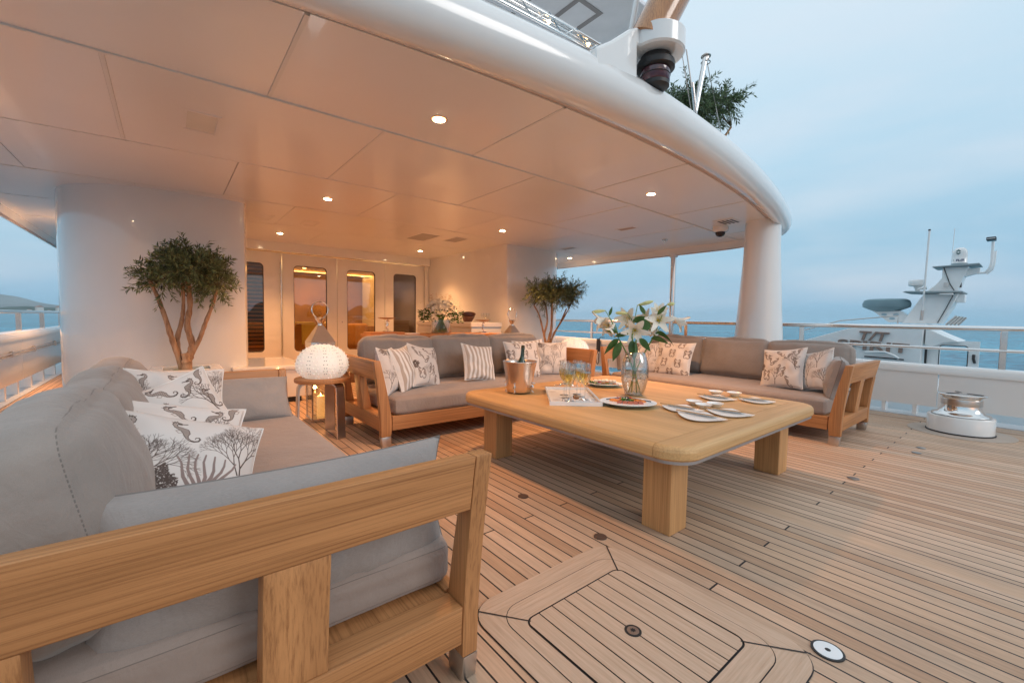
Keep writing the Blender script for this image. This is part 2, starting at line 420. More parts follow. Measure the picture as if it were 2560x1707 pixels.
def obj(name, k, mat, parent=None, loc=None, rot=None, uv=None):
    me = bpy.data.meshes.new(name); me.from_pydata(k.v, [], k.f)
    me.polygons.foreach_set('use_smooth', k.sm)
    if uv is not None:
        ul = me.uv_layers.new(name='UVMap')
        for lp in me.loops: ul.data[lp.index].uv = uv[lp.vertex_index]
    mats = mat if isinstance(mat, (list, tuple)) else [mat]
    for x in mats: me.materials.append(x)
    me.update()
    if any(k.sm): me.set_sharp_from_angle(angle=R(40))
    o = bpy.data.objects.new(name, me); C.objects.link(o)
    if parent: o.parent = parent
    if loc: o.location = loc
    if rot: o.rotation_euler = rot
    return o
def thing(name, label, cat, loc=(0, 0, 0), rz=0, group=None):
    o = bpy.data.objects.new(name, None); C.objects.link(o); o.location = loc; o.rotation_euler = (0, 0, rz)
    o.empty_display_size = .1
    o['label'] = label; o['category'] = cat
    if group: o['group'] = group
    return o
def tag(o, label, cat, group=None):
    o['label'] = label; o['category'] = cat
    if group: o['group'] = group
    return o
def struct(o): o['kind'] = 'structure'; return o
def dup(root, loc=None, rz=None, label=None, mat=None):
    c = root.copy(); C.objects.link(c)
    if loc is not None: c.location = loc
    if rz is not None: c.rotation_euler = (0, 0, rz)
    if label: c['label'] = label
    def rec(src, dst):
        for ch in list(src.children):
            d = ch.copy(); C.objects.link(d); d.parent = dst; rec(ch, d)
    rec(root, c); return c

# ================================================================== SETTING
XC = 2.885
def cz(x): return 2.57 - .0035 * (x - XC) ** 2
# deck, waterway, sea
HX0, HX1, HY0, HY1 = 1.31 - .335, 1.31 + .345, .885 - .37, .885 + .38     # hatch opening
def ring_pts(cx, cy, hx, hy, r, n=8):
    p = []
    for sx, sy, a0 in ((1, 1, 0), (-1, 1, 90), (-1, -1, 180), (1, -1, 270)):
        for i in range(n + 1):
            a = R(a0 + 90 * i / n); p.append((cx + sx * (hx - r) + r * math.cos(a), cy + sy * (hy - r) + r * math.sin(a)))
    return p
k = K()
k.add([(-1.55, -4, 0), (7.30, -4, 0), (7.30, 16, 0), (-1.55, 16, 0)], [(0, 1, 2, 3)])
k.add([(-1.55, -4, -.1), (7.30, -4, -.1), (7.30, 16, -.1), (-1.55, 16, -.1)], [(3, 2, 1, 0)])
deck = struct(obj('deck', k, deck_m))
k = K()
k.box(7.302, 7.62, -4, 16, -.12, .012, .004); k.box(-1.9, -1.552, -4, 16, -.12, .012, .004)
struct(obj('deck_waterway', k, plain('pale waterway paint', (.50, .52, .54), .5)))
k = K()
k.add([(-16000, -4000, -4.6), (16000, -4000, -4.6), (16000, 16000, -4.6), (-16000, 16000, -4.6)], [(0, 1, 2, 3)])
struct(obj('sea', k, sea_m))

def ridge(name, az0, az1, dist, hf, mat, n=70, depth=.25):
    k = K(); v = []; f = []
    for i in range(n):
        a = az0 + (az1 - az0) * i / (n - 1); 
        h = hf(i / (n - 1), a)
        for d, z in ((dist, -5), (dist * (1 + depth * .3), h * .55), (dist * (1 + depth * .6), h), (dist * (1 + depth), -5)):
            v.append((math.sin(R(a)) * d, math.cos(R(a)) * d, z))
    for i in range(n - 1):
        for j in range(3): f.append((i * 4 + j, (i + 1) * 4 + j, (i + 1) * 4 + j + 1, i * 4 + j + 1))
    k.add(v, f, True); return struct(obj(name, k, mat))
hill_m = plain('wooded hillside', (.055, .08, .06), .95, var=.4, scale=.01)
mount_m = plain('bare mountain rock', (.20, .22, .22), .95, var=.3, scale=.002)
def fb(x, s): return noise.fractal(Vector((x * s, s * .37, 1.3)), 1.0, 2.0, 4)
ridge('mountain', -28, 14, 9000, lambda t, a: max(12, 260 * math.exp(-((a + 12.5) / 4.5) ** 2) + 60 * math.exp(-((a + 3) / 6) ** 2) + 30 * fb(a, .6)), mount_m)
ridge('hills', -26, 10, 5200, lambda t, a: max(6, 26 * math.exp(-((a + 9.5) / 3.2) ** 2) + 14 + 12 * fb(a, 1.7)), hill_m)
# the wooded shore astern that shows in the door glass
ridge('shore_hills', 150, 215, 330, lambda t, a: 9 + 9 * fb(a, .35) + 6 * fb(a, 2.3), hill_m, 120, .5)

rng = random.Random(4)
ORD = ['first', 'second', 'third', 'fourth', 'fifth', 'sixth', 'seventh', 'eighth', 'ninth', 'tenth', 'eleventh', 'twelfth']
house_m = [plain('pale render', (.62, .58, .53), .8), plain('ochre render', (.50, .42, .36), .8)]
k = K(); k.box(-9, 9, -8, 8, 0, 14); 
hp = None
for i in range(12):
    a = R(-9.6 + 6.3 * i / 11 + rng.uniform(-.1, .1)); d = 5150
    if hp is None:
        hp = thing('shore_building', 'tiny pale building on the far shore left of the big white pillar', 'building', group='buildings on the far shore')
        obj('wall', k, house_m[0], hp); k2 = K(); k2.prism([(-10, 14), (10, 14), (0, 19)], -9, 9, 'y'); obj('roof', k2, plain('clay roof', (.35, .2, .15), .8), hp)
        o = hp
    else: o = dup(hp)
    o['label'] = 'tiny pale building on the far shore, %s of the row from the left' % ORD[i]
    o.location = (math.sin(a) * d, math.cos(a) * d, -4.6 + rng.uniform(0, 4)); s_ = rng.uniform(.7, 2.1); o.scale = (s_ * 1.2, s_, s_ * rng.uniform(.8, 1.6)); o.rotation_euler.z = rng.uniform(0, 3)

# ================================================================== ROOF OVERHANG
def roof_path():
    P = []
    for i in range(41):
        dx = -4.0 + 8.0 * i / 40; P.append((XC + dx, 2.06 + .0275 * dx * dx))
    x0, y0 = P[-1]
    right = []
    for i in range(1, 13):
        t = R(90 * i / 12); right.append((x0 + .50 * math.sin(t), y0 + .95 * (1 - math.cos(t)) + .22 * math.sin(t) * .5))
    right += [(XC + 4.50, y) for y in (4.2, 6, 8, 10, 12, 14.5, 18, 22)]
    left = [(2 * XC - x, y) for x, y in right][::-1]
    return left + P + right
RP = roof_path()
def clip(poly, x0, x1, y0, y1):
    def cut(pl, ins, inter):
        out = []
        for i in range(len(pl)):
            a, b = pl[i - 1], pl[i]
            if ins(b):
                if not ins(a): out.append(inter(a, b))
                out.append(b)
            elif ins(a): out.append(inter(a, b))
        return out
    def ix(v): return lambda a, b: (v, a[1] + (b[1] - a[1]) * (v - a[0]) / (b[0] - a[0]))
    def iy(v): return lambda a, b: (a[0] + (b[0] - a[0]) * (v - a[1]) / (b[1] - a[1]), v)
    for ins, it in ((lambda p: p[0] >= x0, ix(x0)), (lambda p: p[0] <= x1, ix(x1)), (lambda p: p[1] >= y0, iy(y0)), (lambda p: p[1] <= y1, iy(y1))):
        poly = cut(poly, ins, it)
        if not poly: return []
    return poly
roof = thing('roof_overhang', 'wide white deck overhang with rounded edge and panelled ceiling above the seating', 'roof', (XC, 5, 2.5))
def rl(p): return (p[0] - XC, p[1] - 5, p[2] - 2.5)
rows = [(-9, 3.2, 0), (3.2, 4.70, 1), (4.70, 6.15, 0), (6.15, 7.6, 1), (7.6, 9.05, 0), (9.05, 10.5, 1), (10.5, 13.5, 0), (13.5, 21.9, 1)]
npan = 0
for y0, y1, st in rows:
    seams = [.535 + 1.57 * (i - 2) + (.785 if st else 0) for i in range(8)]
    seams = [-9] + [s_ for s_ in seams if -1.5 < s_ < 7.2] + [16]
    gy = .011 if y0 in (3.2,) or y1 == 3.2 else .006
    for i in range(len(seams) - 1):
        gx = .0125 if y1 <= 4.8 else .003
        pl = clip(RP, seams[i] + gx, seams[i + 1] - gx, y0 + (.0095 if y0 == 3.2 else .004), y1 - (.0095 if y1 == 3.2 else .004))
        if len(pl) < 3: continue
        # hole for the pods is not needed: they reach the panels from below
        bm = bmesh.new()
        vs = [bm.verts.new(rl((x, y, cz(x)))) for x, y in pl]; f = bm.faces.new(vs)
        r = bmesh.ops.extrude_face_region(bm, geom=[f]); 
        for v in r['geom']:
            if isinstance(v, bmesh.types.BMVert): v.co.z += .02
        bmesh.ops.recalc_face_normals(bm, faces=bm.faces[:])
        k = K(); k.bm(bm); obj('ceiling_panel', k, ceil_m, roof)
k = K()   # bright cover strips standing a little proud in the cross seams
for ys, hw, pr in ((3.2, .0085, .012), (4.70, .0035, .006), (6.15, .003, .005), (7.6, .003, .004), (9.05, .003, .004)):
    k = K()
    for i in range(60):
        xa = -1.55 + 8.87 * i / 60; xb = xa + 8.87 / 60; Z0 = cz((xa + xb) / 2)
        k.box(xa - XC, xb - XC, ys - hw - 5, ys + hw - 5, Z0 - pr - 2.5, Z0 + .02 - 2.5)
    obj('seam_strip', k, strip_m, roof)
for y0, y1, st in rows[:2]:
    for q in [.535 + 1.57 * (i - 2) + (.785 if st else 0) for i in range(8)]:
        if -1.4 < q < 7.1:
            ya = max(y0, 2.062 + .0275 * (q - XC) ** 2 + .01); k = K(); k.box(q - .011 - XC, q + .011 - XC, ya - 5, y1 - .015 - 5, cz(q) - .0035 - 2.5, cz(q) + .018 - 2.5); obj('seam_strip', k, strip_m, roof)

def sheet(dz, flip=False):
    k = K()
    for i in range(36):
        pl = clip(RP, -1.7 + i * .26, -1.7 + (i + 1) * .26, -9, 21.9)
        if len(pl) > 2: q = tuple(range(len(pl))); k.add([rl((x, y, cz(x) + dz)) for x, y in pl], [q[::-1] if flip else q])
    return k
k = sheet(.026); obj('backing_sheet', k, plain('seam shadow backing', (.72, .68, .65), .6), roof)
# rolled edge swept along the path
k = K(); rows_ = []
NP = len(RP)
for i, (x, y) in enumerate(RP):
    a = Vector(RP[max(0, i - 1)]); b = Vector(RP[min(NP - 1, i + 1)])
    t = (b - a).normalized(); nrm = Vector((t.y, -t.x))            # outward
    w = min(1, max(0, (abs(x - XC) - 3.9) / .6)); w = w * w * (3 - 2 * w)
    zc = cz(x); D = .12 * w
    wd = 1.0 - .09 * min(4.6, abs(x - XC)) - .10 * w
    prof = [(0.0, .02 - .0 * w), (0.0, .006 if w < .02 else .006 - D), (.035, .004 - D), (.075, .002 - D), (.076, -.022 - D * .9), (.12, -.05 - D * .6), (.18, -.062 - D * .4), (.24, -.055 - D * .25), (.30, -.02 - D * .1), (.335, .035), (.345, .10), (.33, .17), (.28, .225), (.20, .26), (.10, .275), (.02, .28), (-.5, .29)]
    rows_.append([rl((x + nrm.x * d * wd, y + nrm.y * d * wd, zc + z)) for d, z in prof])
m_ = len(prof); v = [p for r_ in rows_ for p in r_]; f = []
for i in range(NP - 1):
    for j in range(m_ - 1): f.append((i * m_ + j, i * m_ + j + 1, (i + 1) * m_ + j + 1, (i + 1) * m_ + j))
k.add(v, f, True)
trim_faces = []
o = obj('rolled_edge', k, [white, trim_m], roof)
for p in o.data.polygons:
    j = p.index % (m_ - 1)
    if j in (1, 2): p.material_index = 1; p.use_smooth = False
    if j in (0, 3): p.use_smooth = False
# upper deck bulwark above the roll (glossy grey panel), teak top deck behind
k = K(); v = []; f = []
sub = [(x, y) for x, y in RP if abs(x - XC) < 4.6]
for i, (x, y) in enumerate(RP):
    a = Vector(RP[max(0, i - 1)]); b = Vector(RP[min(NP - 1, i + 1)]); t = (b - a).normalized(); nrm = Vector((t.y, -t.x))
    for d, z in ((.06, .275), (-.06, .46), (-.09, .46), (-.09, .28)):
        v.append(rl((x + nrm.x * d, y + nrm.y * d, cz(x) + z)))
for i in range(NP - 1):
    for j in range(3): f.append((i * 4 + j, i * 4 + j + 1, (i + 1) * 4 + j + 1, (i + 1) * 4 + j))
nL = 6
k.add(v, [q for q in f if 1.0 < 1e9], True)
# keep only the port and centre stretch (it stops at the staff bracket)
k2 = K(); keep = [i for i, (x, y) in enumerate(RP) if x < 2.75]
nk = len(keep); v2 = v[:nk * 4]; f2 = [q for q in f if max(q) < nk * 4]
k2.add(v2, f2, True)
obj('upper_bulwark', k2, plain('glossy pale grey panel', (.52, .55, .60), .08, coat=.8), roof)
k = sheet(.285, True); obj('upper_deck', k, plain('upper deck sheet', (.72, .70, .68), .7), roof)

# fittings in the ceiling
def downlight(x, y, on, label, first=[None]):
    z = cz(x)
    if first[0] is None:
        t = thing('ceiling_downlight', label, 'ceiling light', (x, y, z), group='round downlights in the ceiling')
        k = K(); k.lathe([(.050, -.004), (.055, -.006), (.059, -.003), (.059, .0)], 28); obj('bezel', k, steel, t)
        k = K(); k.lathe([(.0001, -.0085), (.041, -.0085), (.042, -.002)], 24); obj('lens', k, spot_m, t)
        k = K(); k.lathe([(.0425, -.0065), (.049, -.0060), (.0495, -.004)], 24); obj('reflector', k, emit('reflector halo glow', (1, .42, .08), 2.2), t)  # ring's emission stands in for the warm halo round the lens
        first[0] = t
    else: t = dup(first[0], (x, y, z), label=label)
    ld = bpy.data.lights.new('downlight beam', 'SPOT'); ld.energy = on; ld.color = (1, .47, .18); ld.spot_size = R(112); ld.spot_blend = .85; ld.shadow_soft_size = .09
    lo = bpy.data.objects.new('lamp_beam', ld); C.objects.link(lo); lo.parent = t; lo.location = (0, 0, -.02)
    return t
EN = 84
for x, y, e, lb in ((1.536, 2.77, EN, 'biggest and brightest ceiling downlight, nearest the camera, left of centre'),
                    (4.224, 2.80, EN, 'ceiling downlight near the curved roof edge, above the right part of the table'),
                    (1.536, 5.50, EN, 'second ceiling downlight behind the nearest one, left of centre'),
                    (4.224, 5.52, EN, 'ceiling downlight just aft of the right hand pod wall'),
                    (1.536, 8.35, EN, 'ceiling downlight near the door lintel, closest to the big pillar'),
                    (4.224, 8.40, EN * .65, 'ceiling downlight near the white bar cabinet and right end of the lintel'),
                    (6.97, 6.63, EN * .4, 'small ceiling downlight by the starboard fascia, right of the far olive tree')):
    downlight(x, y, e, lb)
lo = bpy.data.lights.new('side beam', 'SPOT')  # port side twin of the starboard fascia light, hidden by the pod
downlight(-1.20, 4.35, EN * 1.1, 'ceiling downlight over the port side deck, out of the frame at the left')
t = downlight(-1.12, 9.0, EN * 1.3, 'ceiling downlight over the port side deck, hidden behind the big pillar')

def hatchpanel(x0, x1, y0, y1, name, label, mat, drop=.006):
    z = cz((x0 + x1) / 2); t = thing(name, label, 'ceiling panel', ((x0 + x1) / 2, (y0 + y1) / 2, z), group='flat access panels in the ceiling')
    hx, hy = (x1 - x0) / 2, (y1 - y0) / 2; k = K()
    fw = min(.022, hx * .3)
    k.box(-hx, hx, -hy, -hy + fw, -drop, .004); k.box(-hx, hx, hy - fw, hy, -drop, .004); k.box(-hx, -hx + fw, -hy + fw, hy - fw, -drop, .004); k.box(hx - fw, hx, -hy + fw, hy - fw, -drop, .004)
    obj('frame', k, ceil_m, t)
    k = K(); k.box(-hx + fw + .003, hx - fw - .003, -hy + fw + .003, hy - fw - .003, -drop * .5, .004); obj('cover', k, mat, t); return t
beige = plain('speaker cloth', (.70, .68, .62), .8, bump=.3)
greyp = plain('grey grille cloth', (.42, .41, .42), .7)
hatchpanel(.09, .33, 3.73, 4.13, 'ceiling_speaker', 'square pale ceiling speaker panel above the near sofa', beige)
hatchpanel(.92, 1.22, 6.94, 7.28, 'ceiling_hatch', 'faint ceiling hatch just right of the big pillar top', ceil_m)
hatchpanel(5.39, 5.56, 3.87, 4.20, 'ceiling_speaker', 'beige rectangular ceiling speaker right of centre near the steel post', plain('tan cloth', (.50, .40, .34), .8))
hatchpanel(6.02, 6.27, 5.67, 6.05, 'ceiling_speaker', 'dark grey ceiling speaker beside the starboard pod', greyp)
hatchpanel(1.62, 1.84, 6.95, 7.30, 'ceiling_hatch', 'second faint ceiling hatch between the pillar and the middle downlight', ceil_m)
hatchpanel(3.35, 3.75, 6.6, 7.3, 'ceiling_air_vent', 'long grey ceiling air vent in front of the middle doors', greyp)
hatchpanel(3.95, 4.25, 6.5, 7.0, 'ceiling_air_vent', 'grey ceiling air vent next to the long one, towards the pod wall', greyp)
# louvre and dome camera by the round column
t = thing('ceiling_louvre', 'white ceiling louvre with dark slots beside the round column top', 'air vent', (6.05, 2.78, cz(6.05)))
k = K(); k.box(-.16, .16, -.14, .14, -.006, .004, .002); obj('frame', k, ceil_m, t)
for i in range(4): k = K(); k.box(-.12, .12, -.1 + i * .055, -.075 + i * .055, -.010, -.0065); obj('slot', k, black, t)
t = thing('dome_camera', 'white dome security camera with dark globe hanging beside the round column', 'camera', (6.30, 3.0, cz(6.3))); t.scale = (.8, .8, .8)
k = K(); k.lathe([(.13, .0), (.135, -.03), (.13, -.075), (.115, -.09), (.09, -.095)], 32); obj('housing', k, white, t)
k = K(); k.lathe([(.085, -.095), (.08, -.13), (.06, -.16), (.03, -.175), (.0001, -.18)], 28); obj('globe', k, dark, t)
t = thing('ceiling_ring', 'small polished ring fitting on the ceiling above the steel post', 'fitting', (6.55, 4.05, cz(6.55)))
k = K(); k.lathe([(.045, 0), (.05, -.008), (.03, -.02), (.0001, -.022)], 20); obj('plate', k, steel, t)
k = K(); k.tube([(.03 * math.cos(a), 0, -.03 + .03 * math.sin(a)) for a in np.linspace(0, 6.283, 17)], .006, 6); obj('ring', k, steel, t)

# ================================================================== PODS, DOOR WALL, COLUMN
def pod(name, mirror, label):
    pts = [(-.97, 21), (-.97, 7.05), (-.93, 6.87), (-.84, 6.68), (-.70, 6.52), (-.52, 6.40), (-.30, 6.32), (-.05, 6.30), (.25, 6.32), (.55, 6.35), (.70, 6.36), (.77, 6.39), (.80, 6.45), (.80, 14)]
    if mirror: pts = [(2 * XC - x, y) for x, y in pts]
    k = K(); v = []; f = []
    zs = [0, .1, 1.0, 2.0, 2.60]
    for z in zs:
        for x, y in pts:
            fl = 0
            if mirror: fl = .10 * max(0, 1 - z / 2.4) if y < 7.2 and x < 5.4 else 0
            v.append((x + fl, y, z))
    n = len(pts)
    for j in range(len(zs) - 1):
        for i in range(n - 1): f.append((j * n + i, j * n + i + 1, (j + 1) * n + i + 1, (j + 1) * n + i))
    k.add(v, f, True); o = obj(name, k, white)
    # thickness-free shell is closed by its ends beyond the roof; add end wall
    return tag(o, label, 'wall')
pod('superstructure_pillar', False, 'huge glossy white rounded pillar wall behind the left olive tree')
pod('superstructure_pillar', True, 'glossy white rounded wall behind the far olive tree, right of the doors')
def rrect(x0, x1, z0, z1, r, n=8):
    return [(a, b) for a, b in ring_pts((x0 + x1) / 2, (z0 + z1) / 2, (x1 - x0) / 2, (z1 - z0) / 2, r, n)]
def holed(x0, x1, z0, z1, hole, y0, y1):
    cx, cz_ = sum(p[0] for p in hole) / len(hole), sum(p[1] for p in hole) / len(hole)
    out = []
    for px, pz in hole:
        dx, dz = px - cx, pz - cz_
        t = min([(x1 - cx) / dx if dx > 1e-6 else 1e9, (x0 - cx) / dx if dx < -1e-6 else 1e9, (z1 - cz_) / dz if dz > 1e-6 else 1e9, (z0 - cz_) / dz if dz < -1e-6 else 1e9])
        out.append((cx + dx * t, cz_ + dz * t))
    hx0, hx1 = min(p[0] for p in hole), max(p[0] for p in hole)
    # snap the outermost ring to the real corners
    for cxn, czn in ((x0, z0), (x1, z0), (x1, z1), (x0, z1)):
        i = min(range(len(out)), key=lambda q: (out[q][0] - cxn) ** 2 + (out[q][1] - czn) ** 2); out[i] = (cxn, czn)
    n = len(hole)
    v = [(x, y0, z) for x, z in hole] + [(x, y0, z) for x, z in out] + [(x, y1, z) for x, z in hole] + [(x, y1, z) for x, z in out]
    f = []
    for i in range(n):
        j = (i + 1) % n
        f += [(i, j, n + j, n + i), (2 * n + i, 3 * n + i, 3 * n + j, 2 * n + j), (i, 2 * n + i, 2 * n + j, j), (n + i, n + j, 3 * n + j, 3 * n + i)]
    return v, f
doors = [(.806, 1.772, .84, 1.455, 'leftmost white sliding door, its window backed by a slatted blind', None), (1.776, 2.830, 1.985, 2.623, 'white sliding door with an armchair seen through its window', None),
         (2.834, 3.889, 3.04, 3.664, 'white sliding door with a small lock, lamps seen through its window', None), (3.893, 4.879, 4.10, 4.668, 'rightmost white sliding door with a dark brown window', None)]
wallm = plain('white door enamel', (.80, .78, .75), .28, coat=.5, var=.02)
gask = plain('dark window gasket', (.05, .025, .015), .4)
for i, (x0, x1, w0, w1, lb, _) in enumerate(doors):
    t = thing('sliding_door', lb, 'door', ((x0 + x1) / 2, 9.5, 0), group='white sliding doors into the saloon'); cx = (x0 + x1) / 2
    hole = rrect(w0 - cx, w1 - cx, .415, 2.15, .08)
    k = K(); v, f = holed(x0 - cx + .003, x1 - cx - .003, .02, 2.375, hole, 0, .05); k.add(v, f); obj('door_leaf', k, wallm, t)
    h2 = rrect(w0 - cx + .012, w1 - cx - .012, .427, 2.138, .07); k = K(); n = len(hole)
    v = [(x, .004, z) for x, z in hole] + [(x, .012, z) for x, z in h2] + [(x, .04, z) for x, z in h2]; f = []
    for q in range(n): j = (q + 1) % n; f += [(q, j, n + j, n + q), (n + q, n + j, 2 * n + j, 2 * n + q)]
    k.add(v, f); obj('window_frame', k, gask, t)
    k = K(); k.prism(h2, .020, .026, 'y'); obj('window_pane', k, windowg, t)
    if i == 1 or i == 2:
        pass
    if i == 2: k = K(); k.lathe([(.0001, 0), (.012, .0), (.012, .01)], 16, M=Matrix.Translation((x0 - cx + .10, -.0, 1.02)) @ Matrix.Rotation(R(90), 4, 'X')); obj('lock', k, steel, t)
    if i == 0: k = K(); k.tube([(x1 - cx - .02, -.03, .35), (x1 - cx - .02, -.03, 2.2)], .013, 10); obj('handle_bar', k, steel, t)
k = K(); k.box(.80, 4.97, 9.36, 9.56, 2.385, 2.60, .01)
tag(obj('door_lintel', k, white), 'white box beam above the sliding doors', 'lintel')
k = K(); k.box(4.883, 4.972, 9.44, 9.56, 0, 2.384, .005); tag(obj('door_jamb', k, wallm), 'narrow white upright between the rightmost door and the pod wall', 'door jamb')

# saloon seen through the glass
amber = plain('saloon walnut panelling', (.42, .24, .10), .4, var=.2, scale=2)
cream = plain('saloon cream wall', (.62, .48, .30), .6)
k = K()
k.box(-.93, 6.70, 9.65, 14.4, .004, .02); struct(obj('saloon_floor', k, plain('saloon carpet', (.42, .30, .18), .9)))
k = K(); k.box(-.93, 6.70, 14.3, 14.4, .021, 2.42); tag(obj('saloon_wall', k, amber), 'dark panelled wall deep inside the saloon, seen through the doors', 'wall')
k = K(); k.box(-.93, 6.70, 9.6, 14.4, 2.43, 2.48); tag(obj('saloon_ceiling', k, cream), 'amber ceiling inside the saloon with small spots', 'ceiling')
sal_m = emit('saloon spot lens', (1, .66, .28), 14)
first = None
for i, (x, y) in enumerate([(2.5, 11.2), (3.3, 11.0), (4.3, 11.3), (2.9, 12.6), (4.0, 12.8), (5.2, 12.4), (4.9, 13.8), (3.5, 13.7)]):
    if first is None:
        k = K(); k.lathe([(.0001, -.006), (.045, -.006), (.05, 0)], 16); first = obj('saloon_spot', k, sal_m, None, (x, y, 2.428)); o = first
        tag(o, 'small bright spot in the saloon ceiling, seen through the door glass', 'ceiling light', 'spots in the saloon ceiling')
    else: o = first.copy(); C.objects.link(o); o.location = (x, y, 2.428)
    o['label'] = 'small bright saloon ceiling spot seen through the glass, %s counted from the doors inward' % ORD[i]
k = K(); k.box(1.5, 5.5, 13.2, 13.24, 2.38, 2.40); k.box(1.5, 1.54, 11.6, 13.2, 2.38, 2.40)
tag(obj('cove_light', k, emit('cove glow', (1, .62, .2), 7)), 'glowing cove light strip under the saloon ceiling', 'strip light')
ld = bpy.data.lights.new('saloon lamps', 'AREA'); ld.energy = 95; ld.color = (1, .62, .26); ld.size = 4; lo = bpy.data.objects.new('saloon_lamp', ld); C.objects.link(lo); lo.location = (3.2, 12.0, 2.36)
lo['label'] = 'warm light of the saloon spots behind the doors'; lo['category'] = 'light'; lo['kind'] = 'structure'
def armchair(x, y, rz, lb, mat):
    t = thing('armchair', lb, 'armchair', (x, y, 0), rz, 'armchairs inside the saloon')
    k = K(); k.box(-.4, .4, -.4, .4, .15, .44, .06); obj('seat', k, mat, t)
    k = K(); k.box(-.4, .4, .28, .46, .3, .95, .07); obj('backrest', k, mat, t)
    for s_ in (-1, 1): k = K(); k.box(s_ * .4 - .08, s_ * .4 + .08, -.42, .4, .12, .62, .05); obj('armrest', k, mat, t)
    for a in (-1, 1):
        for b in (-1, 1): k = K(); k.box(a * .34 - .02, a * .34 + .02, b * .34 - .02, b * .34 + .02, 0, .15); obj('leg', k, tk_z, t)
    return t
orange_f = plain('orange upholstery', (.55, .30, .12), .85)
armchair(2.15, 10.9, R(200), 'orange armchair with yellow throw behind the second door', orange_f)
armchair(4.2, 12.4, R(150), 'orange armchair deep in the saloon behind the third door', orange_f)
k = K(); k.box(-.16, .16, -.47, -.43, .5, .98, .01); k.box(-.16, .16, -.47, -.1, .97, 1.0, .01)
tag(obj('throw_blanket', k, plain('yellow throw', (.80, .68, .22), .9), None, (2.3, 10.75, 0), (0, 0, R(20))), 'yellow throw hanging over the saloon armchair', 'blanket')
k = K(); k.box(3.15, 5.2, 12.9, 13.5, 0, .85, .01); tag(obj('saloon_sideboard', k, amber), 'dark sideboard inside the saloon behind the third door', 'sideboard')
t = thing('table_lamp', 'lit table lamp on the saloon sideboard', 'lamp', (3.75, 13.1, .85))
k = K(); k.lathe([(.07, 0), (.05, .03), (.02, .08), (.02, .3)], 16); obj('base', k, steel, t)
k = K(); k.lathe([(.14, .28), (.10, .48)], 24); obj('lamp_shade', k, emit('lamp shade glow', (1, .65, .22), 3), t)
k = K()
for i in range(23): k.box(.83, 1.47, 9.575, 9.60, .44 + i * .075, .470 + i * .075)
tag(obj('slatted_blind', k, wood('blind slat', (.34, .17, .06), (.55, .30, .12), 'x')), 'wooden slatted blind behind the leftmost door window', 'blind')
k = K(); k.box(.82, 1.48, 9.612, 9.62, .40, 2.2); tag(obj('gap_backing', k, plain('dark gap backing', (.04, .02, .012), .8)), 'added dark sheet behind the slatted blind of the leftmost door', 'blind')  # added sheet, its black stands in for shade between the slats
k = K(); k.box(4.05, 4.72, 9.60, 9.615, .38, 2.2); tag(obj('roller_blind', k, plain('brown blind cloth', (.12, .055, .025), .8)), 'drawn dark brown blind behind the rightmost door window', 'blind')
ar = thing('potted_flowers', 'cream flower arrangement deep inside the saloon', 'flowers', (3.35, 11.6, .75))
k = K()
for i in range(40):
    a, b = rng.uniform(0, 6.28), rng.uniform(0, 1.4); k.sphere((.2 * math.cos(a) * math.sin(b), .2 * math.sin(a) * math.sin(b), .15 + .2 * math.cos(b)), rng.uniform(.03, .05), 5)
obj('bloom_cluster', k, plain('cream petals', (.8, .72, .5), .8), ar)
k = K(); k.lathe([(.06, -.05), (.08, .02), (.06, .14)], 16); obj('vase', k, white, ar)
k = K(); k.box(3.0, 3.7, 11.3, 11.9, .66, .70, .01); k.box(3.3, 3.4, 11.55, 11.65, 0, .66); tag(obj('saloon_table', k, amber), 'small dark table under the saloon flowers', 'table')

# round column
col = thing('round_column', 'tapering glossy white round column behind the right hand sofa', 'column', (6.42, 2.47, 0))
k = K(); k.open_lathe([(.33, 0), (.325, .3), (.305, .8), (.272, 1.3), (.243, 1.8), (.222, 2.2), (.215, 2.6)], 48); obj('shaft', k, white, col)
# steel post
t = thing('steel_post', 'tall polished steel post holding up the overhang at the starboard side', 'post', (7.44, 4.40, 0))
k = K(); k.lathe([(.053, .70), (.053, 2.34)], 28); obj('shaft', k, steel, t)
k = K(); k.lathe([(.053, 2.34), (.075, 2.35), (.08, 2.41)], 28); obj('collar', k, white, t)

# ================================================================== BULWARKS AND RAILS
def capz(y): return .652 + .0125 * max(-2, y)
def bulwark(x, sgn, y0, y1, label, joints, zcap, gap=.14):
    t = thing('bulwark', label, 'bulwark', (x, 0, 0))
    js = [y0] + joints + [y1]
    for a, b in zip(js[:-1], js[1:]):
        k = K(); n = max(2, int((b - a) / .8))
        for i in range(n):
            ya, yb = a + (b - a) * i / n, a + (b - a) * (i + 1) / n
            if i == 0: ya += .004
            if i == n - 1: yb -= .004
            v = [(p, q, r_) for q, zz in ((ya, zcap(ya) - .10), (yb, zcap(yb) - .10)) for p, r_ in ((0, gap), (0, zz), (sgn * .04, zz), (sgn * .04, gap))]
            k.add(v, [(0, 1, 5, 4), (1, 2, 6, 5), (2, 3, 7, 6), (3, 0, 4, 7), (0, 3, 2, 1), (4, 5, 6, 7)])
        obj('panel', k, white, t)
    prof = [(-.012, -.11), (-.016, -.035), (.0, -.012), (.04, 0), (.14, 0), (.20, -.012), (.235, -.05), (.24, -.12), (.24, -.9)]
    k = K(); n = 24; v = []; f = []
    for i in range(n + 1):
        y = y0 + (y1 - y0) * i / n
        for d, z in prof: v.append((sgn * d, y, zcap(y) + z))
    m = len(prof)
    for i in range(n):
        for j in range(m - 1): f.append((i * m + j, i * m + j + 1, (i + 1) * m + j + 1, (i + 1) * m + j))
    # outer skin stops above the freeing ports
    k.add(v, [q for q in f if (q[0] % m) < m - 2], True); obj('cap', k, white, t)
    return t
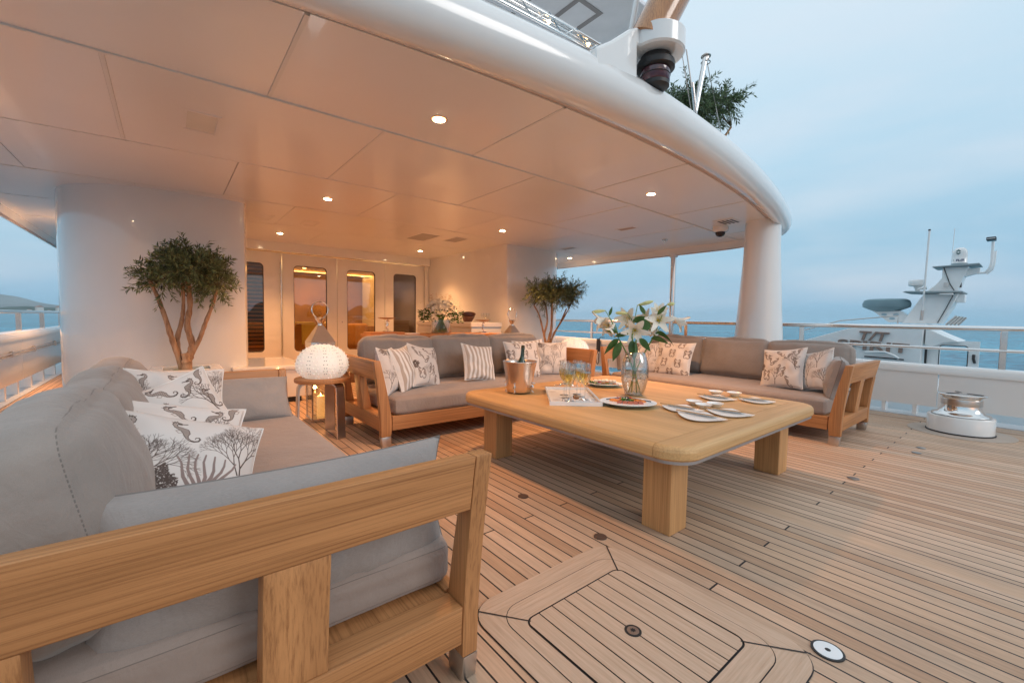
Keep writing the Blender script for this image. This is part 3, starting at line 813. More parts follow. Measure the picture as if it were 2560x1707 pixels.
def stanchions(t, x, ys, z0, z1, mat=None, flat=False):
    for y in ys:
        k = K()
        if flat: k.box(x - .03, x + .03, y - .012, y + .012, z0(y), z1, .004)
        else: k.box(x - .016, x + .016, y - .03, y + .03, z0(y) - .005, z1 - .004, .006)
        obj('stanchion', k, steel, t)
bulwark(7.35, 1, -3.2, 15, 'long white bulwark along the starboard side under the rail', [-1.6, .75, 3.1, 5.45, 7.8, 10.2], capz)
t = thing('guard_rail', 'polished steel guard rail along the right side above the white bulwark', 'railing', (7.44, 0, 0))
k = K(); k.tube([(0, y, 1.12 + .0015 * y) for y in np.linspace(-3.2, 15, 20)], .030, 14); obj('top_rail', k, steel, t)
k = K(); k.tube([(0, y, .866 + .001 * y) for y in np.linspace(-3.2, 15, 20)], .019, 12); obj('middle_rail', k, steel, t)
stanchions(t, 0, [-1.75, .25, 2.25, 4.1, 4.75, 6.35, 8.35, 10.4, 12.4], capz, 1.10)
# stubs under the bulwark panels
for i, y in enumerate((-1.2, -.15, .95, 1.25, 2.1, 4.0, 5.9, 7.9)):
    k = K(); k.box(7.36, 7.50, y - .02, y + .02, .012, .15, .004)
    tag(obj('bulwark_bracket', k, white), 'white bracket in the slot under the starboard bulwark, %s from the near end' % ORD[i], 'bracket', 'brackets under the starboard bulwark')
bulwark(-1.60, -1, -3.2, 22, 'long white bulwark with teak tint light on the port side, left of the big pillar', [-1, 2, 5, 8.9, 12], lambda y: .865, .20)
t = thing('guard_rail', 'polished steel guard rail along the left side by the far shore', 'railing', (-1.72, 0, 0))
k = K(); k.tube([(0, y, 1.135) for y in np.linspace(-3, 22, 16)], .026, 12); obj('top_rail', k, steel, t)
stanchions(t, 0, [3.4, 5.4, 7.2, 9.45, 10.95, 12.6], lambda y: .865, 1.115, flat=True)
t = thing('grab_wire', 'thin steel grab wire clipped along the port bulwark', 'wire', (-1.575, 0, .60))
k = K(); k.tube([(0, y, .0) for y in np.linspace(-3, 22, 12)], .010, 8); k.tube([(0, y, -.035) for y in np.linspace(-3, 22, 12)], .008, 8); obj('wire', k, steel_b, t)
for y in (6.8, 8.3, 9.5, 11, 12.5): k = K(); k.box(-.02, .012, y - .03, y + .03, -.05, .03, .005); obj('clip', k, steel_b, t)
for i, y in enumerate((5.6, 6.9, 8.15, 8.75, 9.5, 10.3, 11.2)):
    k = K(); k.box(-1.78, -1.62, y - .03, y + .03, .012, .21, .004)
    tag(obj('bulwark_bracket', k, white), 'white bracket in the slot under the port bulwark, %s from the near end' % ORD[i], 'bracket', 'brackets under the port bulwark')

# ================================================================== DECK FITTINGS
# hatch let into the deck
t = thing('deck_hatch', 'square teak deck hatch with rounded border in the foreground', 'hatch', (1.31, .885, 0))
def flat_ring(k, outer, inner, z, z0=None):
    n = len(outer); v = [(x, y, z) for x, y in outer] + [(x, y, z) for x, y in inner]
    k.add(v, [(i, (i + 1) % n, n + (i + 1) % n, n + i) for i in range(n)])
def hatch_wood(ax): 
    m = MB_('hatch teak ' + ax); m.set(Roughness=.6)
    g = m.noise(m.coords((4, 90, 1) if ax == 'x' else (90, 4, 1)), 1, 5, .65)
    m.l(m.ramp(g, [(.3, (.46, .32, .22)), (.7, (.62, .46, .345))]), m.b.inputs['Base Color']); m.bump(g, .2, .002); return m.m
hw_y, hw_x = hatch_wood('y'), hatch_wood('x')
caulkm = plain('black deck caulk', (.022, .018, .02), .6)
def frame_parts(name, hx1, hy1, r1, hx0, hy0, r0, z):
    o_, i_ = ring_pts(0, 0, hx1, hy1, r1, 8), ring_pts(0, 0, hx0, hy0, r0, 8)
    n = len(o_)
    # four mitred boards
    for a0, mt in ((4, hw_x), (13, hw_y), (22, hw_x), (31, hw_y)):
        k = K(); idx = [(a0 + q) % n for q in range(10)]
        v = [(o_[q][0], o_[q][1], z) for q in idx] + [(i_[q][0], i_[q][1], z) for q in idx]; m = len(idx)
        # small gap at the mitres
        k.add(v, [(q, q + 1, m + q + 1, m + q) for q in range(m - 1)]); obj(name, k, mt, t)
    return o_, i_
k = K(); o1 = ring_pts(0, 0, .4275, .4775, .129, 8); k.add([(x, y, .003) for x, y in o1], [tuple(range(len(o1)))]); obj('bedding', k, caulkm, t)
frame_parts('surround_board', .424, .474, .126, .3455, .3855, .104, .006)
frame_parts('lid_board', .342, .382, .10, .288, .288, .045, .007)
k = K(); pl = ring_pts(0, 0, .281, .281, .04, 6)
w = .562 / 8
for i in range(8):
    xa, xb = -.281 + i * w + .0025, -.281 + (i + 1) * w - .0025
    q = clip(pl, xa, xb, -1, 1); k = K(); k.add([(x, y, .008) for x, y in q], [tuple(range(len(q)))]); obj('lid_plank', k, hw_y if i % 3 else hatch_wood('y'), t)
k = K()
for sx, sy, a in ((1, 1, 0), (-1, 1, 1), (-1, -1, 2), (1, -1, 3)):      # mitre seams
    p, q = Vector((sx * .265, sy * .268)), Vector((sx * .40, sy * .445)); d = (q - p).normalized(); nn = Vector((-d.y, d.x)) * .003
    k = K(); k.add([(*(p + nn), .0085), (*(q + nn), .0085), (*(q - nn), .0085), (*(p - nn), .0085)], [(0, 1, 2, 3)]); obj('mitre_seam', k, caulkm, t)
k = K(); k.lathe([(.0001, .0095), (.031, .0095), (.031, .008)], 28); lr = obj('latch_ring', k, black, t)
k = K(); k.lathe([(.0001, .0105), (.022, .0105), (.022, .009)], 28); obj('latch', k, plain('worn bronze', (.36, .30, .27), .35, .8), t)
k = K(); pts = [((.012 if q % 2 == 0 else .007) * math.cos(R(22.5 * q)), (.012 if q % 2 == 0 else .007) * math.sin(R(22.5 * q)), .0115) for q in range(16)]
k.add(pts, [tuple(range(16))]); obj('key_socket', k, black, t)

pf = None
def plug(x, y, r, label, mat, ring=black, hole=False):
    t = thing('deck_plug', label, 'deck fitting', (x, y, .001), group='round fittings set flush in the deck')
    k = K(); k.lathe([(r, 0), (r, .004), (r * .84, .0042)], 28); obj('rim', k, ring, t)
    k = K(); k.lathe([(r * .86, .001), (r * .84, .0055), (.0001, .0058)], 28); obj('lid', k, mat, t)
    if hole: k = K(); k.lathe([(.009, .006), (.0001, .0075)], 14); obj('keyhole', k, black, t)
brz = plain('dark bronze plug', (.14, .09, .07), .5, .3); stl = plain('dull steel plug', (.36, .36, .36), .35, .9, var=.15)
plug(1.767, 2.047, .034, 'dark round deck plug behind the near table leg', brz, brz)
plug(1.761, 1.408, .034, 'dark round deck plug touching the hatch corner', brz, brz)
plug(3.947, .815, .036, 'dull steel deck plug right of the rear table leg', stl, stl)
plug(5.218, .64, .034, 'grey deck plug nearer of the two before the capstan', stl, stl)
plug(5.46, .64, .034, 'grey deck plug farther of the two before the capstan', stl, stl)
plug(1.78, .41, .050, 'pale blue white round deck plate with dark ring right of the hatch', plain('white enamel plate', (.78, .82, .85), .3), black, True)

# capstan
t = thing('capstan', 'big polished steel capstan on a round white base at the right', 'capstan', (6.64, .49, 0)); t.scale = (.80, .80, .80)
k = K(); k.lathe([(.52, .0), (.52, .005), (.0001, .006)], 48); obj('deck_pad', k, plain('teak pad ring', (.44, .36, .30), .6), t)
k = K(); k.lathe([(.335, .008), (.335, .02), (.325, .022)], 48); obj('gasket', k, black, t)
k = K(); k.lathe([(.325, .02), (.325, .215), (.318, .228), (.30, .232), (.0001, .234)], 56); obj('base', k, white, t)
k = K(); k.lathe([(.285, .236), (.29, .246), (.282, .256), (.235, .272), (.205, .31), (.195, .35), (.193, .37), (.197, .372), (.197, .455), (.192, .458), (.195, .475), (.215, .495), (.238, .508), (.242, .518), (.235, .525), (.0001, .532)], 64); obj('drum', k, steel, t)
k = K(); k.lathe([(.1985, .378), (.1995, .385), (.1995, .448), (.1985, .453)], 56); obj('grip_band', k, steel_b, t)
for a in range(3):
    k = K(); k.box(.05, .20, -.018, .018, .529, .533, M=Matrix.Rotation(R(120 * a + 20), 4, 'Z')); obj('cap_slot', k, dark, t)
t = thing('deck_cleat', 'small polished cleat on the deck behind the right sofa', 'cleat', (6.85, 1.5, 0), R(80))
k = K(); k.tube([(-.13, 0, .06), (-.08, 0, .075), (.08, 0, .075), (.13, 0, .06)], [.012, .018, .018, .012], 12); obj('horn', k, steel, t)
for s_ in (-.05, .05): k = K(); k.lathe([(.03, 0), (.018, .02), (.018, .075)], 16, (s_, 0, 0)); obj('foot', k, steel, t)

# ================================================================== SOFAS
SL, SD = 2.81, 1.05
def softbox(w, d, h, r, n=18, seed=0, amp=.006, freq=5, puff=.0, axis_puff=None):
    bm = bmesh.new(); bmesh.ops.create_cube(bm, size=2); bmesh.ops.subdivide_edges(bm, edges=bm.edges[:], cuts=n, use_grid_fill=True)
    hx, hy, hz = w / 2, d / 2, h / 2
    for v in bm.verts:
        u = Vector(v.co); p = Vector((u.x * hx, u.y * hy, u.z * hz))
        q = Vector((max(-hx + r, min(hx - r, p.x)), max(-hy + r, min(hy - r, p.y)), max(-hz + r, min(hz - r, p.z))))
        dlt = p - q
        if dlt.length > 1e-6: p = q + dlt.normalized() * r * min(1, dlt.length / r) if dlt.length < r else q + dlt.normalized() * r
        if puff:
            e = (1 - u.x ** 2) * (1 - u.z ** 2); p.y += u.y * puff * e; 
            e2 = (1 - u.x ** 2) * (1 - u.y ** 2); p.z += u.z * puff * .5 * e2
            e3 = (1 - u.z ** 2) * (1 - u.y ** 2); p.x += u.x * puff * .3 * e3
        nn = noise.noise(Vector((p.x * freq + seed, p.y * freq, p.z * freq))) * amp + noise.noise(Vector((p.x * 1.9 + seed * 3, p.y * 1.5, p.z * 2.3))) * amp * 1.3
        nn += noise.noise(Vector((p.x * freq * 2.6, p.y * freq * 3 + seed, p.z * freq * .8))) * amp * .5
        e4 = max(abs(u.x), abs(u.z)) ** 6 * (1 - abs(u.y) ** 3 * .5)
        nn += math.sin((p.z if abs(u.x) > abs(u.z) else p.x) * 95 + 6 * noise.noise(Vector((p.x * 6, p.z * 6, seed)))) * amp * .28 * e4 * max(0, .5 + noise.noise(Vector((p.x * 7 + seed, p.y * 7, p.z * 7))))
        p += p.normalized() * nn
        v.co = p
    k = K(); k.bm(bm, True); return k
def seam(k_pts, r=.004, n=6):
    k = K(); k.tube(k_pts, r, n); return k
stitch = plain('dark stitching thread', (.20, .18, .17), .8)

def make_sofa(label):
    t = thing('teak_sofa', label, 'sofa', (0, 0, 0), 0, 'teak framed outdoor sofas round the table')
    def xo(z): return -.065 * (max(0, z - .16) / .60) ** 1.5 + (.012 * (1 - z / .1) if z < .1 else 0)
    def thk(z): return .078 + .026 * z / .2 if z < .2 else .104 - .046 * (z - .2) / .56
    def board(s_, y0, y1, z0, z1, fr0, fr1, n=8, fixed=None, slope=0, taper=0):
        k = K(); v = []; f = []
        for i in range(n + 1):
            z = z0 + (z1 - z0) * i / n; a = xo(z); w_ = fixed or thk(z); xa, xb = a + w_ * fr0, a + w_ * fr1
            tp = taper * max(0, (.13 - z) / .13); yb = y1 + slope * (z - z0) - tp; ya = y0 + tp * .3
            for x, y in ((xa, ya), (xb, ya), (xb, yb), (xa, yb)): v.append((x if s_ == 0 else SL - x, y, z))
        for i in range(n):
            for q in range(4): f.append((4 * i + q, 4 * i + (q + 1) % 4, 4 * i + 4 + (q + 1) % 4, 4 * i + 4 + q))
        f += [(3, 2, 1, 0), (4 * n, 4 * n + 1, 4 * n + 2, 4 * n + 3)]
        bm = bmesh.new(); vs = [bm.verts.new(p) for p in v]
        for q in f: bm.faces.new([vs[i2] for i2 in q])
        bmesh.ops.recalc_face_normals(bm, faces=bm.faces[:])
        ed = [e for e in bm.edges if len(e.link_faces) == 2 and e.calc_face_angle(0) > .9]
        bmesh.ops.bevel(bm, geom=ed, offset=.0035, segments=2, profile=.5, affect='EDGES')
        k.bm(bm, True); return k
    for s_ in (0, 1):
        lg = obj('front_leg', board(s_, .0, .056, .088, .765, 0, 1, 10, taper=.004), tk_z, t)
        obj('foot_cap', board(s_, -.001, .053, .0, .0875, -.01, 1.01, 2), steel_b, lg)
        lg = obj('rear_leg', board(s_, .99, 1.045, .088, .59, 0, 1, 8), tk_z, t)
        obj('foot_cap', board(s_, .989, 1.042, .0, .0875, -.01, 1.01, 2), steel_b, lg)
        obj('arm_rail', board(s_, .0575, 1.03, .592, .765, .02, .9, 4, slope=.30), tk_y, t)
        obj('arm_base_rail', board(s_, .0575, .989, .135, .262, .03, .97, 3), tk_y, t)
        for a, b in ((.455, .60), (.955, .988)):
            obj('arm_slat', board(s_, a, b, .263, .591, .05, .9, 6), tk_z, t)
    k = K(); k.box(.108, SL - .108, .012, .06, .135, .262, .003); obj('front_rail', k, tk_x, t)
    k = K(); k.box(.077, SL - .077, 1.0, 1.04, .135, .262, .003); obj('back_base_rail', k, tk_x, t)
    k = K(); k.box(.077, SL - .077, .062, .998, .225, .255, .002); obj('seat_board', k, tk_x, t)
    k = K(); k.box(.07, SL - .07, 1.02, 1.05, .44, .58, .005); obj('back_rail', k, tk_x, t)
    k = softbox(SL - .26, 1.0, .175, .055, 26, 3, .007, 3.2, .012); 
    obj('seat_mattress', k, taupe, t, (SL / 2, .51, .34))
    for i in range(3):
        k = softbox(.85, .21, .50, .075, 22, i * 7.3, .016, 4.0, .062)
        c = obj('back_cushion', k, taupe_b, t, (.175 + .41 + i * .82 + (.0), .965, .675), (R(-11), 0, 0))
        k = K(); k.tube([(x, -.112 + .0 * x, .165 + .01 * math.sin(x * 9)) for x in np.linspace(-.40, .40, 12)], .0025, 5); 
    return t
sofaB = make_sofa('teak sofa in the middle with its back to the console table')
sofaB.location = (1.43, 3.57, 0)
sofaA = dup(sofaB, (.75, 1.08, 0), R(90), 'teak sofa nearest the camera at the left'); sofaA.scale = (1, 1, .975)
for i_, ch in enumerate(list(sofaA.children)):
    if ch.type != 'MESH': continue
    far = sum(v.co.x for v in ch.data.vertices) / len(ch.data.vertices) + ch.location.x > SL * .8
    if far and ch.name.split('.')[0] in ('front_leg', 'rear_leg', 'arm_rail', 'arm_slat', 'arm_base_rail'): ch.scale = (1, 1, .945)
    if ch.name.startswith('back_cushion') and ch.location.x > SL * .45: ch.location.z -= .035 if ch.location.x > SL * .65 else .015; ch.scale = (1, 1, .95)
sofaC = dup(sofaB, (4.87, 3.93, 0), R(-90), 'teak sofa on the right, its side arm facing the camera')

# pillows ------------------------------------------------------------------
def pillow_k(w, h, th, seed=0, n=26, pinch=.10, ex=.38, amp=.010, welt_r=.0045):
    k = K(); v = []; uv = []; f = []
    for side in (0, 1):
        for j in range(n + 1):
            for i in range(n + 1):
                u, q = -1 + 2 * i / n, -1 + 2 * j / n
                u2, q2 = math.sin(u * math.pi / 2) * .35 + u * .65, math.sin(q * math.pi / 2) * .35 + q * .65
                x = w / 2 * u2 * (1 - pinch * (1 - q2 * q2)); z = h / 2 * q2 * (1 - pinch * (1 - u2 * u2))
                e = max(0, (1 - u2 * u2)) * max(0, (1 - q2 * q2))
                y = th / 2 * (e ** ex)
                y += amp * noise.noise(Vector((x * 9 + seed, z * 9, side * 3.0))) * min(1, e * 4) + amp * .6 * noise.noise(Vector((x * 22, z * 14 + seed, side))) * min(1, e * 4)
                v.append((x, -y if side == 0 else y, z)); uv.append(((u2 + 1) / 2, (q2 + 1) / 2) if side == 0 else (1 - (u2 + 1) / 2, (q2 + 1) / 2))
    m = (n + 1) ** 2
    for j in range(n):
        for i in range(n):
            a = j * (n + 1) + i; f.append((a, a + 1, a + n + 2, a + n + 1)); f.append((m + a, m + a + n + 1, m + a + n + 2, m + a + 1))
    k.add(v, f, True)
    # welt round the edge
    rim = [v[i] for i in range(n + 1)] + [v[j * (n + 1) + n] for j in range(1, n + 1)] + [v[n * (n + 1) + i] for i in range(n - 1, -1, -1)] + [v[j * (n + 1)] for j in range(n - 1, 0, -1)]
    rim.append(rim[0]); kw = K(); kw.tube([(x, 0, z) for x, y, z in rim], welt_r, 6, False)
    return k, kw, uv
PM = {a: print_mat(a) for a in ('horse', 'coral', 'reef', 'wide')}; PM['stripe'] = stripe_mat(); PM['plain'] = gabr
welt = plain('white welt', (.76, .74, .72), .85)
def pillow(kind, loc, yaw, tilt, roll, w, h, th, label, seed=1, grp='loose pillows on the sofas', pinch=.10, ex=.38):
    """yaw: direction the face (-Y local) looks, degrees about Z; tilt leans it back; roll turns it in its own plane"""
    k, kw, uv = pillow_k(w, h, th, seed, pinch=pinch, ex=ex, welt_r=.0024 if kind == 'plain' else .0045, amp=.016)
    Mx = Matrix.Translation(loc) @ Matrix.Rotation(R(yaw), 4, 'Z') @ Matrix.Rotation(R(-tilt), 4, 'X') @ Matrix.Rotation(R(roll), 4, 'Y')
    t = bpy.data.objects.new('pillow', None); C.objects.link(t); t.matrix_world = Mx; t.empty_display_size = .1
    tag(t, label, 'pillow', grp)
    obj('cover', k, PM[kind], t, uv=uv); obj('welt', kw, stitch if kind == 'plain' else welt, t)
    return t
# on the middle sofa (faces -Y = yaw 0)
pillow('coral', (1.68, 3.98, .625), 50, 16, 4, .46, .46, .17, 'coral print pillow leaning on the left arm of the middle sofa', 2)
pillow('stripe', (1.86, 4.02, .63), 40, 18, -3, .46, .46, .18, 'striped pillow between the coral and seahorse pillows at the left of the middle sofa', 4)
pillow('wide', (2.10, 4.08, .63), 28, 18, 10, .46, .46, .17, 'seahorse print pillow third from the left arm of the middle sofa', 6)
pillow('stripe', (2.80, 4.08, .63), 4, 22, 8, .44, .44, .16, 'beige striped pillow alone in the middle of the middle sofa', 8)
pillow('stripe', (3.66, 4.16, .65), -12, 14, -3, .46, .46, .16, 'striped pillow behind the seahorse pillow at the right of the middle sofa', 9)
pillow('horse', (3.42, 4.02, .63), -6, 18, 2, .50, .48, .17, 'seahorse pillow behind the champagne bucket on the middle sofa', 10)
pillow('coral', (3.92, 4.02, .63), -30, 14, 0, .44, .46, .16, 'coral print pillow against the right arm of the middle sofa', 12)
# on the right sofa (faces -X = yaw -90)
pillow('horse', (5.40, 3.14, .63), -84, 18, 2, .52, .50, .17, 'seahorse print pillow left on the right hand sofa, behind the lilies', 14)
pillow('coral', (5.34, 3.50, .62), -70, 16, -2, .46, .46, .16, 'coral print pillow at the far end of the right hand sofa', 16)
pillow('wide', (5.33, 1.78, .64), -104, 20, -8, .47, .47, .18, 'seahorse print pillow near the capstan end of the right hand sofa', 18)
pillow('coral', (5.36, 1.50, .64), -122, 16, -14, .45, .45, .17, 'coral print pillow next to the near arm of the right hand sofa', 20)
pillow('plain', (5.42, 3.74, .60), -20, 14, 0, .72, .36, .20, 'plain taupe bolster against the far arm of the right hand sofa', 22, pinch=.05, ex=.3)
pillow('plain', (5.42, 1.32, .60), -165, 12, 0, .72, .40, .20, 'plain taupe bolster against the near arm of the right hand sofa', 24, pinch=.05, ex=.3)
# on the near sofa (faces +X = yaw 90)
pillow('plain', (.30, 3.48, .545), 4, 34, 1, .80, .34, .17, 'plain taupe bolster against the far arm of the nearest sofa', 26, pinch=.05, ex=.3)
pillow('plain', (.285, 1.305, .54), 180, -6, 0, .92, .38, .23, 'pale grey bolster behind the near arm rail in the foreground', 28, pinch=.07, ex=.36)
pillow('reef', (.03, 2.74, .675), 12, 30, 6, .42, .42, .15, 'dark coral pillow half hidden behind the seahorse pillow of the nearest sofa', 30)
pillow('wide', (.02, 2.46, .635), 10, 32, -20, .46, .46, .17, 'large seahorse pillow in the middle of the nearest sofa', 32)
pillow('wide', (-.01, 2.12, .60), 14, 38, 18, .50, .46, .17, 'seahorse pillow sandwiched behind the front coral pillow of the nearest sofa', 34)
pillow('reef', (.01, 1.88, .575), 18, 38, 23, .52, .47, .24, 'front coral and fan print pillow nearest the camera', 36)

# ================================================================== COFFEE TABLE
tx0, tx1, ty0, ty1 = 1.897, 3.885, 1.03, 3.06
tcx, tcy = (tx0 + tx1) / 2, (ty0 + ty1) / 2
t = thing('coffee_table', 'big square oak coffee table with rounded corners between the sofas', 'table', (tcx, tcy, 0))
def top_slab(y0, y1, mat, name, cornery):
    hx = (tx1 - tx0) / 2; hy = (ty1 - ty0) / 2; r = .16
    full = ring_pts(0, 0, hx, hy, r, 10)
    def sec(ins): return [(x, y) for x, y in clip(ring_pts(0, 0, hx - ins, hy - ins, r - ins, 10), -9, 9, y0, y1)]
    k = K(); v = []; f = []
    secs = [(.010, .455), (.0, .466), (.0, .500), (.005, .515), (.014, .525), (.028, .530)]
    S_ = [[(x, y) for x, y in sec(i)] for i, z in secs]; n = len(S_[0])
    S_ = [q for q in S_]
    if any(len(q) != n for q in S_): S_ = [S_[0]] * len(S_)
    for q, (i_, z) in zip(S_, secs): v += [(x, y, z) for x, y in q]
    m = len(secs)
    for j in range(m - 1):
        for i in range(n): f.append((j * n + i, j * n + (i + 1) % n, (j + 1) * n + (i + 1) % n, (j + 1) * n + i))
    f.append(tuple(range(n))[::-1]); f.append(tuple((m - 1) * n + i for i in range(n)))
    k.add(v, f, False); return obj(name, k, mat, t)
hy = (ty1 - ty0) / 2
top_slab(-hy + .172, hy - .172, tb_y, 'top', 0)
top_slab(-hy - .1, -hy + .170, tb_x, 'end_board', 0)
top_slab(hy - .170, hy + .1, tb_x, 'end_board', 0)
k = K(); pl = ring_pts(0, 0, tcx - tx0 - .012, hy - .012, .15, 10); k.prism(pl, .438, .4545, 'z'); obj('metal_edge_trim', k, plain('aluminium edge trim', (.42, .42, .44), .4, .8), t)
for sx in (-1, 1):
    for sy in (-1, 1):
        cx_, cy_ = sx * .75, sy * .775
        k = K(); k.box(cx_ - .085, cx_ + .085, cy_ - .0875, cy_ + .0875, 0, .437, .006); obj('leg', k, tb_z, t)
TZ = .5305
# tray -------------------------------------------------------------------
def frame_mat4(o, xdir):
    a = math.atan2(xdir[1], xdir[0]); return a
tr = thing('serving_tray', 'white low serving tray carrying the champagne glasses', 'tray', (2.483, 2.32, TZ), math.atan2(.522, .44))
k = K(); k.box(-.335, .335, -.18, .18, 0, .006, .002); obj('base', k, white, tr)
for a in ((-.34, .34, -.19, -.18), (-.34, .34, .18, .19), (-.34, -.33, -.18, .18), (.33, .34, -.18, .18)):
    k = K(); k.box(*a, 0, .030, .002); obj('rim', k, white, tr)
k = K(); k.box(-.325, .325, -.175, .175, .0065, .0085)
def shell_mat():
    m = MB_('tray print of shells'); m.set(Roughness=.3); v = m.n('ShaderNodeTexVoronoi'); m.l(m.coords((9, 9, 9)), v.inputs[0]); v.inputs['Scale'].default_value = 1
    m.l(m.ramp(v.outputs[0], [(.0, (.50, .45, .42)), (.25, (.62, .57, .54)), (.33, (.78, .74, .71)), (1, (.80, .77, .74))]), m.b.inputs['Base Color']); return m.m
obj('printed_inlay', k, shell_mat(), tr)
champ = glass_mat('champagne', (.95, .86, .42), .06)
def flute(x, y, lb, first=[None]):
    if first[0] is not None: return dup(first[0], (x, y, TZ + .009), label=lb)
    t = thing('champagne_glass', lb, 'glass', (x, y, TZ + .009), group='champagne glasses on the tray')
    k = K(); k.open_lathe([(.001, .004), (.036, .002), (.036, .0), (.006, .006), (.0042, .02), (.0038, .085), (.008, .10), (.026, .13), (.042, .168), (.045, .20), (.042, .245), (.037, .28)], 28); obj('bowl', k, glassw, t)
    k = K(); k.lathe([(.0001, .104), (.020, .125), (.0395, .166), (.0432, .198), (.043, .208), (.0001, .208)], 28); obj('champagne', k, champ, t)
    first[0] = t; return t
for x, y, lb in ((2.33, 2.19, 'front left champagne glass on the tray'), (2.47, 2.16, 'front right champagne glass on the tray'), (2.40, 2.29, 'middle left champagne glass on the tray'),
                 (2.535, 2.265, 'middle right champagne glass on the tray'), (2.48, 2.39, 'back left champagne glass on the tray'), (2.60, 2.36, 'back right champagne glass on the tray')):
    flute(x, y, lb)
# silver seahorse handles of the tray
def seahorse_k(h, r):
    body = [(.0, .0), (.10, .06), (.10, .16), (.0, .2), (-.08, .3), (-.05, .42), (.04, .52), (.05, .64), (-.02, .74), (-.03, .84), (.04, .92), (.12, .92), (.24, .86)]
    rr = [.03, .03, .035, .045, .06, .085, .10, .085, .06, .06, .075, .05, .03]
    k = K(); k.tube([(x * h, 0, z * h) for x, z in body], [a * r for a in rr], 8); k.tube([(-.05 * h, 0, .55 * h), (-.18 * h, 0, .62 * h), (-.06 * h, 0, .70 * h)], [.02 * h, .03 * h, .02 * h], 6); return k
def handle(x, y, rz, lb):
    t = thing('seahorse_ornament', lb, 'ornament', (x, y, TZ + .030), rz, 'silver seahorse ornaments at the ends of the tray')
    for s_ in (-1, 1):
        k = seahorse_k(.125, .125)
        M_ = Matrix.Rotation(R(s_ * 62), 4, 'Y') if s_ == 1 else Matrix.Rotation(R(-62), 4, 'Y')
        k.v = [tuple(M_ @ Vector((p[0] * -s_, p[1], p[2]))) for p in k.v]; k.v = [(x_ + -s_ * .10, y_, abs(z_) * .55 + .006) for x_, y_, z_ in k.v]
        obj('seahorse', k, steel, t)
    k = K(); k.sphere((0, 0, .035), .020, 8, (1.3, .8, .9)); obj('knob', k, plain('polished shell', (.30, .17, .10), .15, .6), t)
ax = math.atan2(.522, .44)
handle(2.483 - .335 * math.cos(ax), 2.32 - .335 * math.sin(ax), ax + R(90), 'silver seahorse ornament on the near end of the tray')
handle(2.483 + .335 * math.cos(ax), 2.32 + .335 * math.sin(ax), ax + R(90), 'silver seahorse ornament on the far end of the tray')
# champagne bucket and bottle
bk = thing('champagne_bucket', 'polished metal champagne bucket with little seahorse feet on the table', 'bucket', (2.285, 2.72, TZ))
k = K(); k.open_lathe([(.0001, .012), (.100, .012), (.106, .020), (.112, .06), (.122, .16), (.134, .222), (.142, .262), (.145, .264), (.143, .268), (.136, .262), (.126, .215), (.116, .15), (.106, .07), (.098, .03), (.0001, .028)], 44); obj('body', k, copper, bk)
for a in (-150, -60, 30, 120):
    k = seahorse_k(.095, .11); o = obj('seahorse_foot', k, steel, bk, (.114 * math.cos(R(a)), .114 * math.sin(R(a)), 0), (0, 0, R(a)))
bt = thing('champagne_bottle', 'dark green champagne bottle standing in the bucket', 'bottle', (2.295, 2.73, TZ + .035)); bt.rotation_euler = (0, R(5), 0)
k = K(); k.lathe([(.042, 0), (.044, .02), (.044, .17), (.034, .22), (.018, .262), (.0145, .29), (.0145, .325), (.017, .327), (.017, .337), (.0145, .34)], 24); obj('glass_body', k, plain('dark green bottle glass', (.012, .035, .015), .08, coat=.5), bt)
k = K(); k.lathe([(.0155, .335), (.016, .352), (.013, .362), (.0001, .364)], 20); obj('foil', k, plain('dark foil', (.06, .045, .02), .35, .7), bt)
k = K()
for i in range(70):
    a, rr = rng.uniform(0, 6.28), rng.uniform(.02, .10); s_ = rng.uniform(.010, .017)
    k.box(-s_, s_, -s_, s_, -s_, s_, .003, 1, Matrix.Translation((rr * math.cos(a), rr * math.sin(a), .17 + rng.uniform(0, .03))) @ Matrix.Rotation(rng.uniform(0, 3), 4, 'X') @ Matrix.Rotation(rng.uniform(0, 3), 4, 'Z'))
o = obj('ice', k, glass_mat('ice', (.9, .95, 1), .15), None, (2.285, 2.72, TZ)); tag(o, 'heap of ice cubes inside the champagne bucket', 'ice'); o['kind'] = 'stuff'

# vase of lilies ----------------------------------------------------------
VX, VY = 3.0, 2.09
vz = thing('glass_vase', 'clear rounded glass vase holding the white lilies', 'vase', (VX, VY, TZ))
k = K(); k.open_lathe([(.0001, .012), (.062, .012), (.070, .004), (.066, .0), (.072, .004), (.090, .06), (.107, .13), (.113, .19), (.109, .25), (.095, .31), (.078, .352), (.070, .362), (.068, .358), (.076, .345), (.092, .30), (.106, .24), (.109, .19), (.104, .13), (.087, .06), (.066, .014)], 44); obj('glass', k, glassw, vz)
k = K(); k.lathe([(.0001, .0145), (.064, .016), (.086, .061), (.103, .131), (.108, .19), (.1065, .222), (.0001, .222)], 44); obj('water', k, glass_mat('water', (.93, .96, .96), .10), vz)
green = plain('lily stem green', (.13, .26, .045), .5, var=.25); leafm = plain('lily leaf green', (.045, .12, .025), .45, var=.3, scale=20)
petal = MB_('lily petal'); petal.set(Roughness=.55, Base_Color=(.86, .83, .74)); petal.b.inputs['Subsurface Weight'].default_value = .15; petal.b.inputs['Subsurface Radius'].default_value = (.02, .02, .01)
petal = petal.m
budm = plain('lily bud', (.62, .66, .30), .5, var=.15, scale=30); yel = plain('pollen yellow', (.75, .55, .08), .7)
lb_ = thing('lily_bouquet', 'tall white lilies with buds and green leaves in the glass vase', 'flowers', (VX, VY, TZ))
def bez(p0, p1, p2, n=12): return [tuple(Vector(p0) * (1 - t) ** 2 + Vector(p1) * 2 * t * (1 - t) + Vector(p2) * t * t) for t in np.linspace(0, 1, n)]
